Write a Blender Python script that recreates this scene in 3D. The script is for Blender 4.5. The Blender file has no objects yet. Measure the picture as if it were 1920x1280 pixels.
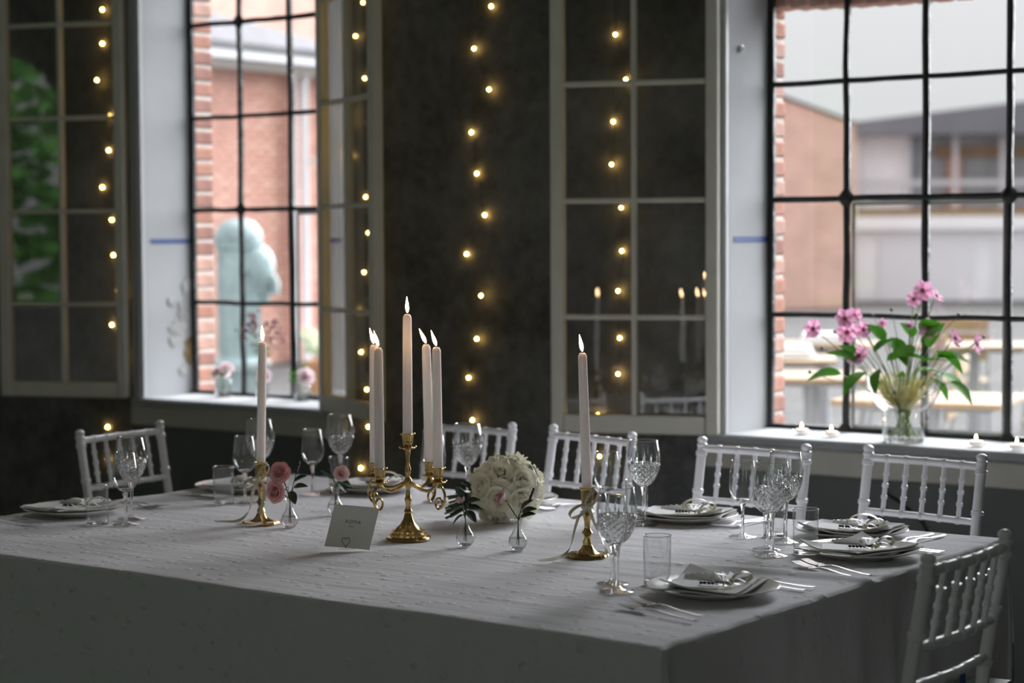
import bpy, math, random
from mathutils import Vector, Matrix, noise
random.seed(7)
SC = bpy.context.scene
COL = SC.collection
PI = math.pi
R = math.radians

# ------------------------------------------------------------------ camera, world, sun, exposure
YAW = R(36.7)
PITCH = math.atan(190 / 3700)
ROLL = 0.0055
cam_d = bpy.data.cameras.new('camera')
cam_d.sensor_width = 36
cam_d.lens = 3700 / 1920 * 36
cam_d.clip_start = 0.05
cam_d.clip_end = 400
cam = bpy.data.objects.new('camera', cam_d)
COL.objects.link(cam)
cam.matrix_world = (Matrix.Translation((0, 0, 1.43)) @ Matrix.Rotation(YAW, 4, 'Z')
                    @ Matrix.Rotation(PI / 2 - PITCH, 4, 'X') @ Matrix.Rotation(-ROLL, 4, 'Z'))
SC.camera = cam
cam_d.dof.use_dof = True
cam_d.dof.focus_distance = 4.28
cam_d.dof.aperture_fstop = 2.9

world = bpy.data.worlds.new('overcast_sky')
SC.world = world
world.use_nodes = True
wn = world.node_tree
wn.nodes.clear()
w_out = wn.nodes.new('ShaderNodeOutputWorld')
w_bg = wn.nodes.new('ShaderNodeBackground')
w_tc = wn.nodes.new('ShaderNodeTexCoord')
w_sep = wn.nodes.new('ShaderNodeSeparateXYZ')
w_map = wn.nodes.new('ShaderNodeMapRange')          # overcast luminance: horizon to zenith 1 : 3
w_map.inputs['From Min'].default_value = 0.0
w_map.inputs['From Max'].default_value = 1.0
w_map.inputs['To Min'].default_value = 0.72
w_map.inputs['To Max'].default_value = 2.16
w_bg.inputs['Color'].default_value = (0.97, 0.985, 1.0, 1)
wn.links.new(w_tc.outputs['Generated'], w_sep.inputs[0])
wn.links.new(w_sep.outputs['Z'], w_map.inputs['Value'])
wn.links.new(w_map.outputs['Result'], w_bg.inputs['Strength'])
wn.links.new(w_bg.outputs[0], w_out.inputs['Surface'])

sun_d = bpy.data.lights.new('cloud_veiled_sun', 'SUN')
sun_d.energy = 15.0
sun_d.angle = R(65)
sun_d.color = (0.93, 0.96, 1.0)
sun = bpy.data.objects.new('cloud_veiled_sun', sun_d)
COL.objects.link(sun)
sun_dir = Vector((0.13, 0.95, 0.58)).normalized()      # towards the sun: behind the courtyard
sun.rotation_euler = sun_dir.to_track_quat('Z', 'Y').to_euler()

vs = SC.view_settings
vs.view_transform = 'Standard'
vs.look = 'None'
vs.gamma = 1.0
vs.use_curve_mapping = False
vs.exposure = 0.0
cy = SC.cycles
cy.max_bounces = 14
cy.diffuse_bounces = 6
cy.glossy_bounces = 5
cy.transmission_bounces = 10
cy.transparent_max_bounces = 32
cy.sample_clamp_indirect = 4.0
cy.blur_glossy = 0.5
cy.use_denoising = True
cy.use_light_tree = True


# ------------------------------------------------------------------ mesh builder
def basis(d):
    d = Vector(d).normalized()
    a = Vector((0, 0, 1)) if abs(d.z) < 0.9 else Vector((1, 0, 0))
    x = d.cross(a).normalized()
    return x, d.cross(x).normalized(), d


class MB:
    def __init__(s):
        s.v = []
        s.f = []

    def add(s, vs_, fs_, m=None):
        k = len(s.v)
        s.v += [tuple(m @ Vector(p)) if m else tuple(p) for p in vs_]
        s.f += [tuple(i + k for i in q) for q in fs_]
        return s

    def box(s, c, d, m=None):
        x, y, z = c
        a, b, e = d[0] / 2, d[1] / 2, d[2] / 2
        vs_ = [(x + i * a, y + j * b, z + k * e) for i in (-1, 1) for j in (-1, 1) for k in (-1, 1)]
        return s.add(vs_, [(0, 1, 3, 2), (4, 6, 7, 5), (0, 4, 5, 1), (2, 3, 7, 6), (0, 2, 6, 4), (1, 5, 7, 3)], m)

    def span(s, x0, x1, y0, y1, z0, z1, m=None):
        return s.box(((x0 + x1) / 2, (y0 + y1) / 2, (z0 + z1) / 2), (abs(x1 - x0), abs(y1 - y0), abs(z1 - z0)), m)

    def bbox(s, c, d, b, m=None):                      # box with bevelled edges
        hx, hy, hz = d[0] / 2, d[1] / 2, d[2] / 2
        b = min(b, hx * .9, hy * .9, hz * .9)
        vs_, idx = [], {}
        for i in (-1, 1):
            for j in (-1, 1):
                for k in (-1, 1):
                    for ax in range(3):
                        p = [i * (hx - b), j * (hy - b), k * (hz - b)]
                        p[ax] = (i * hx, j * hy, k * hz)[ax]
                        idx[(i, j, k, ax)] = len(vs_)
                        vs_.append((p[0] + c[0], p[1] + c[1], p[2] + c[2]))
        fs = []
        S = (-1, 1)
        for ax in range(3):
            for sg in S:
                o = [a for a in range(3) if a != ax]
                q = []
                for (p, r) in ((-1, -1), (1, -1), (1, 1), (-1, 1)):
                    t = [0, 0, 0]
                    t[ax] = sg
                    t[o[0]] = p
                    t[o[1]] = r
                    q.append(idx[(t[0], t[1], t[2], ax)])
                fs.append(q)
        for ax in range(3):                             # edges parallel to ax
            o = [a for a in range(3) if a != ax]
            for p in S:
                for r in S:
                    t = [0, 0, 0]
                    t[o[0]] = p
                    t[o[1]] = r
                    t[ax] = -1
                    a0 = tuple(t)
                    t[ax] = 1
                    a1 = tuple(t)
                    fs.append([idx[a0 + (o[0],)], idx[a0 + (o[1],)], idx[a1 + (o[1],)], idx[a1 + (o[0],)]])
        for i in S:
            for j in S:
                for k in S:
                    fs.append([idx[(i, j, k, 0)], idx[(i, j, k, 1)], idx[(i, j, k, 2)]])
        return s.add(vs_, fs, m)

    def tube(s, pts, r, n=8, cap=True, m=None):
        pts = [Vector(p) for p in pts]
        rs = r if isinstance(r, (list, tuple)) else [r] * len(pts)
        vs_, fs = [], []
        px = None
        for i, p in enumerate(pts):
            t = (pts[min(i + 1, len(pts) - 1)] - pts[max(i - 1, 0)])
            if t.length < 1e-9:
                t = Vector((0, 0, 1))
            t.normalize()
            if px is None:
                px = basis(t)[0]
            else:
                px = px - t * px.dot(t)
                px = px.normalized() if px.length > 1e-6 else basis(t)[0]
            py = t.cross(px)
            for k in range(n):
                a = 2 * PI * k / n
                vs_.append(p + (px * math.cos(a) + py * math.sin(a)) * rs[i])
        for i in range(len(pts) - 1):
            for k in range(n):
                fs.append((i * n + k, i * n + (k + 1) % n, (i + 1) * n + (k + 1) % n, (i + 1) * n + k))
        if cap:
            fs.append(tuple(range(n - 1, -1, -1)))
            fs.append(tuple((len(pts) - 1) * n + k for k in range(n)))
        return s.add(vs_, fs, m)

    def lathe(s, prof, n=24, m=None, fn=None, close=False):
        vs_, fs = [], []
        for j, (r, z) in enumerate(prof):
            for k in range(n):
                a = 2 * PI * k / n
                rr = r if fn is None else fn(r, z, a, j)
                vs_.append((rr * math.cos(a), rr * math.sin(a), z))
        J = len(prof)
        for j in range(J if close else J - 1):
            j2 = (j + 1) % J
            for k in range(n):
                fs.append((j * n + k, j * n + (k + 1) % n, j2 * n + (k + 1) % n, j2 * n + k))
        if not close:
            if prof[0][0] > 1e-6:
                fs.append(tuple(range(n - 1, -1, -1)))
            if prof[-1][0] > 1e-6:
                fs.append(tuple((J - 1) * n + k for k in range(n)))
        return s.add(vs_, fs, m)

    def ball(s, c, r, n=10, m=None, sc=(1, 1, 1)):
        J = max(4, n // 2)
        prof = [(math.sin(PI * j / J), -math.cos(PI * j / J)) for j in range(J + 1)]
        mm = Matrix.Translation(c) @ Matrix.Diagonal((r * sc[0], r * sc[1], r * sc[2], 1))
        prof = [(max(p[0], 1e-4), p[1]) for p in prof]
        return s.lathe(prof, n, (m @ mm) if m else mm)

    def grid(s, fn, nu, nv, m=None, thick=0.0, nrm=None):
        P = [[Vector(fn(i / nu, j / nv)) for j in range(nv + 1)] for i in range(nu + 1)]
        vs_ = [p for row in P for p in row]
        W = nv + 1
        fs = [(i * W + j, (i + 1) * W + j, (i + 1) * W + j + 1, i * W + j + 1) for i in range(nu) for j in range(nv)]
        if thick:
            N = []
            for i in range(nu + 1):
                for j in range(nv + 1):
                    a = P[min(i + 1, nu)][j] - P[max(i - 1, 0)][j]
                    b = P[i][min(j + 1, nv)] - P[i][max(j - 1, 0)]
                    q = a.cross(b)
                    N.append(q.normalized() if q.length > 1e-12 else Vector((0, 0, 1)))
            k = len(vs_)
            vs_ = vs_ + [vs_[i] - N[i] * thick for i in range(k)]
            fs += [tuple(k + q for q in reversed(f)) for f in fs[:nu * nv]]
            ring = [i * W for i in range(nu + 1)] + [nu * W + j for j in range(1, nv + 1)] + \
                   [i * W + nv for i in range(nu - 1, -1, -1)] + [j for j in range(nv - 1, 0, -1)]
            for q in range(len(ring)):
                a, b = ring[q], ring[(q + 1) % len(ring)]
                fs.append((b, a, k + a, k + b))
        return s.add(vs_, fs, m)

    def strip(s, pts, wid, thick=0.0006, m=None):      # ribbon: points and width vectors
        def fn(u, v):
            i = min(int(round(u * (len(pts) - 1))), len(pts) - 1)
            return Vector(pts[i]) + Vector(wid[i]) * (v - .5)
        return s.grid(fn, len(pts) - 1, 2, m, thick)

    def mesh(s, name, smooth=True):
        me = bpy.data.meshes.new(name)
        me.from_pydata(s.v, [], s.f)
        me.validate()
        if smooth:
            me.polygons.foreach_set('use_smooth', [True] * len(me.polygons))
            try:
                me.set_sharp_from_angle(angle=R(38))
            except Exception:
                pass
        me.update()
        return me

    def build(s, name, mat, parent=None, loc=None, rot=None, smooth=True):
        me = s.mesh(name, smooth)
        if mat:
            me.materials.append(mat)
        o = bpy.data.objects.new(name, me)
        COL.objects.link(o)
        if parent:
            o.parent = parent
        if loc:
            o.location = loc
        if rot:
            o.rotation_euler = rot
        return o


def tag(o, label, cat=None, group=None, kind=None):
    o['label'] = label
    if cat:
        o['category'] = cat
    if group:
        o['group'] = group
    if kind:
        o['kind'] = kind
    return o


def empty(name, loc=(0, 0, 0), rz=0.0):
    o = bpy.data.objects.new(name, None)
    o.empty_display_size = 0.05
    COL.objects.link(o)
    o.location = loc
    o.rotation_euler = (0, 0, rz)
    return o


def copy_tree(o, parent=None):
    c = o.copy()
    COL.objects.link(c)
    c.parent = parent
    for ch in list(o.children):
        copy_tree(ch, c)
    return c


def rotated(o, loc, rz):
    o.location = loc
    o.rotation_euler = (0, 0, rz)
    return o


# ------------------------------------------------------------------ materials
def new_mat(name):
    m = bpy.data.materials.new(name)
    m.use_nodes = True
    nt = m.node_tree
    nt.nodes.clear()
    out = nt.nodes.new('ShaderNodeOutputMaterial')
    return m, nt, out


def N(nt, typ, **kw):
    n = nt.nodes.new(typ)
    for k, v in kw.items():
        if k in n.inputs:
            n.inputs[k].default_value = v
        else:
            setattr(n, k, v)
    return n


def coords(nt, scale=1.0, kind='Object'):
    tc = N(nt, 'ShaderNodeTexCoord')
    mp = N(nt, 'ShaderNodeMapping')
    mp.inputs['Scale'].default_value = (scale,) * 3 if not isinstance(scale, tuple) else scale
    nt.links.new(tc.outputs[kind], mp.inputs['Vector'])
    return mp.outputs['Vector']


def mat(name, col, rough=0.5, metal=0.0, var=0.0, vscale=6.0, bump=0.0, bscale=40.0, spec=0.5, sheen=0.0, sss=0.0,
        detail=4.0, sss_r=(0.02, 0.01, 0.006), coat=0.0, trans=0.0, tl=0.0):
    m, nt, out = new_mat(name)
    b = N(nt, 'ShaderNodeBsdfPrincipled')
    b.inputs['Base Color'].default_value = (*col, 1)
    b.inputs['Roughness'].default_value = rough
    b.inputs['Metallic'].default_value = metal
    b.inputs['Specular IOR Level'].default_value = spec
    if sheen:
        b.inputs['Sheen Weight'].default_value = sheen
    if coat:
        b.inputs['Coat Weight'].default_value = coat
    if sss:
        b.inputs['Subsurface Weight'].default_value = sss
        b.inputs['Subsurface Radius'].default_value = sss_r
        b.inputs['Subsurface Scale'].default_value = 1.0
        b.subsurface_method = 'BURLEY'
    if trans:
        b.inputs['Transmission Weight'].default_value = trans
    vec = coords(nt)
    if var:
        nz = N(nt, 'ShaderNodeTexNoise', Scale=vscale, Detail=detail, Roughness=0.6)
        nt.links.new(vec, nz.inputs['Vector'])
        rp = N(nt, 'ShaderNodeMapRange')
        rp.inputs['From Min'].default_value = 0.3
        rp.inputs['From Max'].default_value = 0.7
        rp.inputs['To Min'].default_value = 1 - var
        rp.inputs['To Max'].default_value = 1 + var
        nt.links.new(nz.outputs[0], rp.inputs['Value'])
        mx = N(nt, 'ShaderNodeVectorMath', operation='SCALE')
        mx.inputs[0].default_value = col
        nt.links.new(rp.outputs[0], mx.inputs['Scale'])
        nt.links.new(mx.outputs[0], b.inputs['Base Color'])
    if bump:
        nb = N(nt, 'ShaderNodeTexNoise', Scale=bscale, Detail=5.0, Roughness=0.6)
        nt.links.new(vec, nb.inputs['Vector'])
        bp = N(nt, 'ShaderNodeBump', Strength=bump, Distance=0.01)
        nt.links.new(nb.outputs[0], bp.inputs['Height'])
        nt.links.new(bp.outputs[0], b.inputs['Normal'])
    if tl:                                              # thin leaf or petal: light shines through
        tn = N(nt, 'ShaderNodeBsdfTranslucent')
        tn.inputs[0].default_value = (*[min(1, q * 1.25) for q in col], 1)
        mxs = N(nt, 'ShaderNodeMixShader')
        mxs.inputs[0].default_value = tl
        nt.links.new(b.outputs[0], mxs.inputs[1])
        nt.links.new(tn.outputs[0], mxs.inputs[2])
        nt.links.new(mxs.outputs[0], out.inputs['Surface'])
    else:
        nt.links.new(b.outputs[0], out.inputs['Surface'])
    return m


def thin_glass(name, tint=(1, 1, 1), boost=1.0, rough=0.0, ior=1.5, bump=0.0, bscale=40.0):
    """pane or thin bowl: clear with a Fresnel mirror on top"""
    m, nt, out = new_mat(name)
    tr = N(nt, 'ShaderNodeBsdfTransparent')
    tr.inputs[0].default_value = (*tint, 1)
    gl = N(nt, 'ShaderNodeBsdfGlossy', Roughness=rough)
    fr = N(nt, 'ShaderNodeFresnel', IOR=ior)
    ge = N(nt, 'ShaderNodeNewGeometry')               # same mirror on the way in and out of the thin sheet
    ri = N(nt, 'ShaderNodeMapRange')
    ri.inputs['To Min'].default_value = ior
    ri.inputs['To Max'].default_value = 1 / ior
    nt.links.new(ge.outputs['Backfacing'], ri.inputs['Value'])
    nt.links.new(ri.outputs[0], fr.inputs['IOR'])
    mu = N(nt, 'ShaderNodeMath', operation='MULTIPLY', use_clamp=True)
    mu.inputs[1].default_value = boost
    if bump:
        nb = N(nt, 'ShaderNodeTexNoise', Scale=bscale, Detail=1.0)
        nt.links.new(coords(nt), nb.inputs['Vector'])
        bp = N(nt, 'ShaderNodeBump', Strength=bump, Distance=0.004)
        nt.links.new(nb.outputs[0], bp.inputs['Height'])
        nt.links.new(bp.outputs[0], gl.inputs['Normal'])
    mx = N(nt, 'ShaderNodeMixShader')
    nt.links.new(fr.outputs[0], mu.inputs[0])
    nt.links.new(mu.outputs[0], mx.inputs[0])
    nt.links.new(tr.outputs[0], mx.inputs[1])
    nt.links.new(gl.outputs[0], mx.inputs[2])
    nt.links.new(mx.outputs[0], out.inputs['Surface'])
    return m


def solid_glass(name, ior=1.5, rough=0.0, col=(1, 1, 1)):
    m, nt, out = new_mat(name)
    g = N(nt, 'ShaderNodeBsdfGlass', IOR=ior, Roughness=rough)
    g.inputs['Color'].default_value = (*col, 1)
    nt.links.new(g.outputs[0], out.inputs['Surface'])
    return m


def emit(name, col, strength):
    m, nt, out = new_mat(name)
    e = N(nt, 'ShaderNodeEmission', Strength=strength)
    e.inputs['Color'].default_value = (*col, 1)
    nt.links.new(e.outputs[0], out.inputs['Surface'])
    return m


def flame_mat(name, strength):
    """flame: orange at the wick, white above"""
    m, nt, out = new_mat(name)
    tc = N(nt, 'ShaderNodeTexCoord')
    sp = N(nt, 'ShaderNodeSeparateXYZ')
    nt.links.new(tc.outputs['Generated'], sp.inputs[0])
    cr = N(nt, 'ShaderNodeValToRGB')
    cr.color_ramp.elements[0].position = 0.0
    cr.color_ramp.elements[0].color = (0.30, 0.10, 0.03, 1)
    cr.color_ramp.elements[1].position = 0.42
    cr.color_ramp.elements[1].color = (1.0, 0.62, 0.33, 1)
    e = N(nt, 'ShaderNodeEmission', Strength=strength)
    nt.links.new(sp.outputs['Z'], cr.inputs[0])
    nt.links.new(cr.outputs[0], e.inputs['Color'])
    nt.links.new(e.outputs[0], out.inputs['Surface'])
    return m


def brick_mat(name, c1, c2, mortar, scale=1.0, w=0.25, h=0.075, ms=0.008, swap='xz'):
    m, nt, out = new_mat(name)
    tc = N(nt, 'ShaderNodeTexCoord')
    sp = N(nt, 'ShaderNodeSeparateXYZ')
    cb = N(nt, 'ShaderNodeCombineXYZ')
    nt.links.new(tc.outputs['Object'], sp.inputs[0])
    nt.links.new(sp.outputs['X' if swap[0] == 'x' else 'Y'], cb.inputs['X'])
    nt.links.new(sp.outputs['Z'], cb.inputs['Y'])
    bt = N(nt, 'ShaderNodeTexBrick', Scale=scale)
    bt.inputs['Color1'].default_value = (*c1, 1)
    bt.inputs['Color2'].default_value = (*c2, 1)
    bt.inputs['Mortar'].default_value = (*mortar, 1)
    bt.inputs['Brick Width'].default_value = w
    bt.inputs['Row Height'].default_value = h
    bt.inputs['Mortar Size'].default_value = ms
    nt.links.new(cb.outputs[0], bt.inputs['Vector'])
    nz = N(nt, 'ShaderNodeTexNoise', Scale=1.7, Detail=4.0)
    nt.links.new(tc.outputs['Object'], nz.inputs['Vector'])
    mp = N(nt, 'ShaderNodeMapRange')
    mp.inputs['To Min'].default_value = 0.7
    mp.inputs['To Max'].default_value = 1.3
    nt.links.new(nz.outputs[0], mp.inputs[0])
    vm = N(nt, 'ShaderNodeVectorMath', operation='SCALE')
    nt.links.new(bt.outputs['Color'], vm.inputs[0])
    nt.links.new(mp.outputs[0], vm.inputs['Scale'])
    b = N(nt, 'ShaderNodeBsdfPrincipled', Roughness=0.9)
    b.inputs['Specular IOR Level'].default_value = 0.2
    nt.links.new(vm.outputs[0], b.inputs['Base Color'])
    nt.links.new(b.outputs[0], out.inputs['Surface'])
    return m


def plaster_mat(name, dark, light, scale=3.0, bump=0.6):
    m, nt, out = new_mat(name)
    vec = coords(nt)
    n1 = N(nt, 'ShaderNodeTexNoise', Scale=scale, Detail=8.0, Roughness=0.65)
    n2 = N(nt, 'ShaderNodeTexNoise', Scale=22.0, Detail=6.0, Roughness=0.7)
    nt.links.new(vec, n1.inputs['Vector'])
    nt.links.new(vec, n2.inputs['Vector'])
    ad = N(nt, 'ShaderNodeMath', operation='MULTIPLY_ADD')
    ad.inputs[1].default_value = 0.5
    nt.links.new(n2.outputs[0], ad.inputs[0])
    nt.links.new(n1.outputs[0], ad.inputs[2])
    cr = N(nt, 'ShaderNodeValToRGB')
    cr.color_ramp.elements[0].position = 0.55
    cr.color_ramp.elements[0].color = (*dark, 1)
    cr.color_ramp.elements[1].position = 0.98
    cr.color_ramp.elements[1].color = (*light, 1)
    nt.links.new(ad.outputs[0], cr.inputs[0])
    b = N(nt, 'ShaderNodeBsdfPrincipled', Roughness=0.85)
    b.inputs['Specular IOR Level'].default_value = 0.25
    bp = N(nt, 'ShaderNodeBump', Strength=bump, Distance=0.02)
    nt.links.new(ad.outputs[0], bp.inputs['Height'])
    nt.links.new(cr.outputs[0], b.inputs['Base Color'])
    nt.links.new(bp.outputs[0], b.inputs['Normal'])
    nt.links.new(b.outputs[0], out.inputs['Surface'])
    return m


def cloth_mat(name, col):
    """cotton with small tufted sprigs and a fine slub"""
    m, nt, out = new_mat(name)
    vec = coords(nt)
    vo = N(nt, 'ShaderNodeTexVoronoi', Scale=26.0, Randomness=0.9)
    nt.links.new(vec, vo.inputs['Vector'])
    th = N(nt, 'ShaderNodeMapRange')
    th.inputs['From Min'].default_value = 0.27
    th.inputs['From Max'].default_value = 0.12
    nt.links.new(vo.outputs['Distance'], th.inputs[0])
    nf = N(nt, 'ShaderNodeTexNoise', Scale=190.0, Detail=2.0)
    nt.links.new(vec, nf.inputs['Vector'])
    mu = N(nt, 'ShaderNodeMath', operation='MULTIPLY')
    nt.links.new(th.outputs[0], mu.inputs[0])
    nt.links.new(nf.outputs[0], mu.inputs[1])
    vec2 = coords(nt, (3.0, 55.0, 20.0))
    ns = N(nt, 'ShaderNodeTexNoise', Scale=1.0, Detail=4.0)
    nt.links.new(vec2, ns.inputs['Vector'])
    sm = N(nt, 'ShaderNodeMath', operation='MULTIPLY_ADD')
    sm.inputs[1].default_value = 0.42
    nt.links.new(ns.outputs[0], sm.inputs[0])
    nt.links.new(mu.outputs[0], sm.inputs[2])
    bp = N(nt, 'ShaderNodeBump', Strength=0.65, Distance=0.006)
    nt.links.new(sm.outputs[0], bp.inputs['Height'])
    b = N(nt, 'ShaderNodeBsdfPrincipled', Roughness=0.85)
    b.inputs['Base Color'].default_value = (*col, 1)
    b.inputs['Specular IOR Level'].default_value = 0.25
    b.inputs['Sheen Weight'].default_value = 0.15
    nt.links.new(bp.outputs[0], b.inputs['Normal'])
    nt.links.new(b.outputs[0], out.inputs['Surface'])
    return m


def cobble_mat(name):
    m, nt, out = new_mat(name)
    vec = coords(nt)
    vo = N(nt, 'ShaderNodeTexVoronoi', Scale=7.0)
    nt.links.new(vec, vo.inputs['Vector'])
    cr = N(nt, 'ShaderNodeValToRGB')
    cr.color_ramp.elements[0].color = (0.085, 0.083, 0.082, 1)
    cr.color_ramp.elements[1].color = (0.135, 0.132, 0.13, 1)
    nt.links.new(vo.outputs['Color'], cr.inputs[0])
    b = N(nt, 'ShaderNodeBsdfPrincipled', Roughness=0.9)
    b.inputs['Specular IOR Level'].default_value = 0.08
    nt.links.new(cr.outputs[0], b.inputs['Base Color'])
    nt.links.new(b.outputs[0], out.inputs['Surface'])
    return m


M = {}
M['plaster'] = plaster_mat('dark_rough_plaster', (0.072, 0.075, 0.077), (0.235, 0.24, 0.24))
M['panel'] = mat('smooth_grey_green_paint', (0.11, 0.122, 0.115), 0.6, var=0.12, vscale=2.0)
M['apron'] = mat('warm_grey_gloss_paint', (0.54, 0.52, 0.46), 0.45, var=0.05)
M['white_trim'] = mat('off_white_gloss_paint', (0.52, 0.53, 0.545), 0.4, var=0.03, vscale=9)
M['reveal'] = mat('matt_white_distemper', (0.40, 0.41, 0.425), 0.8, var=0.05, vscale=5)
M['casement'] = mat('aged_cream_paint', (0.74, 0.72, 0.64), 0.45, var=0.05, vscale=12)
M['iron'] = mat('black_painted_iron', (0.013, 0.017, 0.018), 0.38, var=0.4, vscale=30, bump=0.5, bscale=35)
M['pane'] = thin_glass('window_glass', boost=1.0, ior=1.52)
M['old_pane'] = thin_glass('casement_glass', boost=1.6, ior=1.52, bump=0.02, bscale=5)
M['ceiling'] = mat('ceiling_plaster', (0.80, 0.79, 0.77), 0.9, var=0.05)
M['floor'] = mat('dark_worn_boards', (0.07, 0.063, 0.053), 0.45, var=0.25, vscale=3)
M['room_wall'] = mat('grey_room_plaster', (0.52, 0.52, 0.50), 0.9, var=0.1, vscale=2)
M['brick1'] = mat('weathered_red_brick', (0.42, 0.20, 0.145), 0.9, var=0.28, vscale=16, bump=0.4)
M['brick2'] = mat('brown_red_brick', (0.33, 0.16, 0.125), 0.9, var=0.3, vscale=14, bump=0.4)
M['brick3'] = mat('pale_pink_brick', (0.52, 0.31, 0.25), 0.9, var=0.25, vscale=12, bump=0.4)
M['mortar'] = mat('pale_mortar', (0.70, 0.67, 0.62), 0.95, var=0.12, vscale=25)
M['cloth'] = cloth_mat('tufted_white_cotton', (0.74, 0.73, 0.765))
M['chair'] = mat('white_lacquer', (0.92, 0.92, 0.96), 0.3, var=0.02, coat=0.2)
M['cushion'] = mat('ivory_cushion', (0.7, 0.68, 0.62), 0.8)
M['china'] = mat('cream_china', (0.72, 0.70, 0.66), 0.25, coat=0.3)
M['napkin'] = mat('white_linen', (0.80, 0.79, 0.79), 0.85, bump=0.15, bscale=220)
M['card'] = mat('white_card', (0.80, 0.80, 0.80), 0.7)
M['card_grey'] = mat('cream_card_stock', (0.86, 0.85, 0.82), 0.75)
M['ink'] = mat('grey_print_ink', (0.13, 0.125, 0.11), 0.8)
M['berry'] = mat('dark_lavender_bud', (0.015, 0.013, 0.025), 0.5)
M['ribbon'] = mat('ivory_satin_ribbon', (0.74, 0.69, 0.56), 0.35, sheen=0.3)
M['silver'] = mat('polished_steel', (0.78, 0.78, 0.79), 0.36, 1.0)
M['brass'] = mat('polished_brass', (0.60, 0.43, 0.18), 0.2, 1.0, var=0.12, vscale=60)
M['wax'] = mat('ivory_candle_wax', (0.90, 0.87, 0.83), 0.4, sss=0.8, sss_r=(0.022, 0.013, 0.009), tl=0.3)
M['wick'] = mat('burnt_wick', (0.01, 0.008, 0.007), 0.9)
M['flame'] = flame_mat('candle_flame', 55.0)
M['bulb'] = emit('warm_led_bulb', (1.0, 0.60, 0.15), 55.0)
M['wire'] = mat('dark_copper_wire', (0.05, 0.035, 0.02), 0.4, 0.6)
M['glass_thin'] = thin_glass('drinking_glass', (0.985, 0.99, 0.99), boost=1.45)
M['rim'] = thin_glass('fire_polished_rim', (0.95, 0.96, 0.96), boost=6.0)
M['bud_glass'] = thin_glass('pressed_glass', (0.985, 0.985, 0.985), boost=2.0)
M['glass_foot'] = thin_glass('glass_foot', (0.98, 0.985, 0.985), boost=1.9, bump=0.25, bscale=60)
M['glass'] = solid_glass('clear_glass', 1.5)
M['crystal'] = solid_glass('cut_crystal', 1.55)
M['leaf'] = mat('dark_rose_leaf', (0.028, 0.065, 0.026), 0.45, var=0.35, vscale=30)
M['leaf_b'] = mat('bright_anemone_leaf', (0.15, 0.33, 0.06), 0.5, var=0.3, vscale=30, tl=0.5)
M['stem'] = mat('green_stem', (0.045, 0.075, 0.03), 0.5, var=0.3, vscale=30)
M['stem_b'] = mat('light_green_stem', (0.22, 0.30, 0.08), 0.5)
M['straw'] = mat('pale_straw_grass', (0.74, 0.70, 0.42), 0.7, tl=0.5)
M['rose_w'] = mat('ivory_rose_petal', (0.93, 0.91, 0.77), 0.6, var=0.04, vscale=40, tl=0.25)
M['rose_p'] = mat('coral_pink_rose_petal', (0.88, 0.53, 0.53), 0.6, var=0.12, vscale=50, tl=0.2)
M['rose_l'] = mat('blush_rose_petal', (0.84, 0.63, 0.63), 0.6, var=0.1, vscale=50, tl=0.2)
M['anemone'] = mat('mauve_pink_petal', (0.80, 0.58, 0.70), 0.6, var=0.2, vscale=40, tl=0.5)
M['anemone_d'] = mat('deep_pink_centre', (0.40, 0.08, 0.16), 0.6)
M['yellow'] = mat('yellow_stamens', (0.55, 0.35, 0.08), 0.7)
M['tape'] = mat('blue_masking_tape', (0.03, 0.075, 0.24), 0.6)
M['rust'] = mat('exposed_brown_plaster', (0.24, 0.17, 0.09), 0.95, var=0.4, vscale=40, bump=0.6)
M['flake'] = mat('flaking_white_paint', (0.36, 0.36, 0.355), 0.7, var=0.12, vscale=30, bump=0.5)
M['carton_b'] = mat('blue_carton_print', (0.03, 0.09, 0.26), 0.5)
M['carton_w'] = mat('white_carton_print', (0.55, 0.57, 0.6), 0.5)
M['cobble'] = cobble_mat('pale_courtyard_cobbles')
M['far_brick'] = brick_mat('courtyard_brickwork', (0.74, 0.44, 0.36), (0.66, 0.37, 0.31), (0.72, 0.58, 0.52), swap='yz')
M['far_brick_x'] = brick_mat('distant_brickwork', (0.72, 0.45, 0.37), (0.66, 0.40, 0.33), (0.72, 0.58, 0.52), swap='xz')
M['fbrick1'] = mat('pale_red_brick', (0.62, 0.33, 0.26), 0.9, var=0.15, vscale=5)  # even pale brick colours, tuned for the annex
M['fbrick2'] = mat('pale_orange_brick', (0.68, 0.40, 0.32), 0.9, var=0.15, vscale=5)
M['roof'] = mat('grey_slate_roof', (0.13, 0.125, 0.14), 0.7, var=0.15, vscale=4)
M['roof_d'] = mat('dark_grey_roof', (0.17, 0.175, 0.20), 0.6, var=0.1, vscale=1)
M['out_white'] = mat('white_render', (0.90, 0.92, 0.96), 0.7, var=0.04, vscale=1)
M['out_shadow'] = mat('soffit_shade_grey', (0.5, 0.48, 0.45), 0.8)  # grey for the shade under the fascia, also used on the bracket
M['verdigris'] = mat('verdigris_cast_iron', (0.30, 0.40, 0.42), 0.5, var=0.25, vscale=8, bump=0.3)
M['terracotta'] = mat('terracotta_planter', (0.55, 0.28, 0.14), 0.8, var=0.2, vscale=9)
M['hydrangea'] = mat('cream_hydrangea', (0.72, 0.76, 0.58), 0.8, var=0.2, vscale=25)
M['out_wood'] = mat('honey_pine_slats', (0.28, 0.185, 0.10), 0.6, var=0.15, vscale=8)
M['out_metal'] = mat('grey_garden_metal', (0.30, 0.31, 0.33), 0.5)
M['cushion_w'] = mat('white_seat_pad', (0.85, 0.86, 0.88), 0.8)
M['far_glass'] = mat('grey_glazing', (0.36, 0.37, 0.39), 0.15, var=0.25, vscale=1.2)
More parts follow.
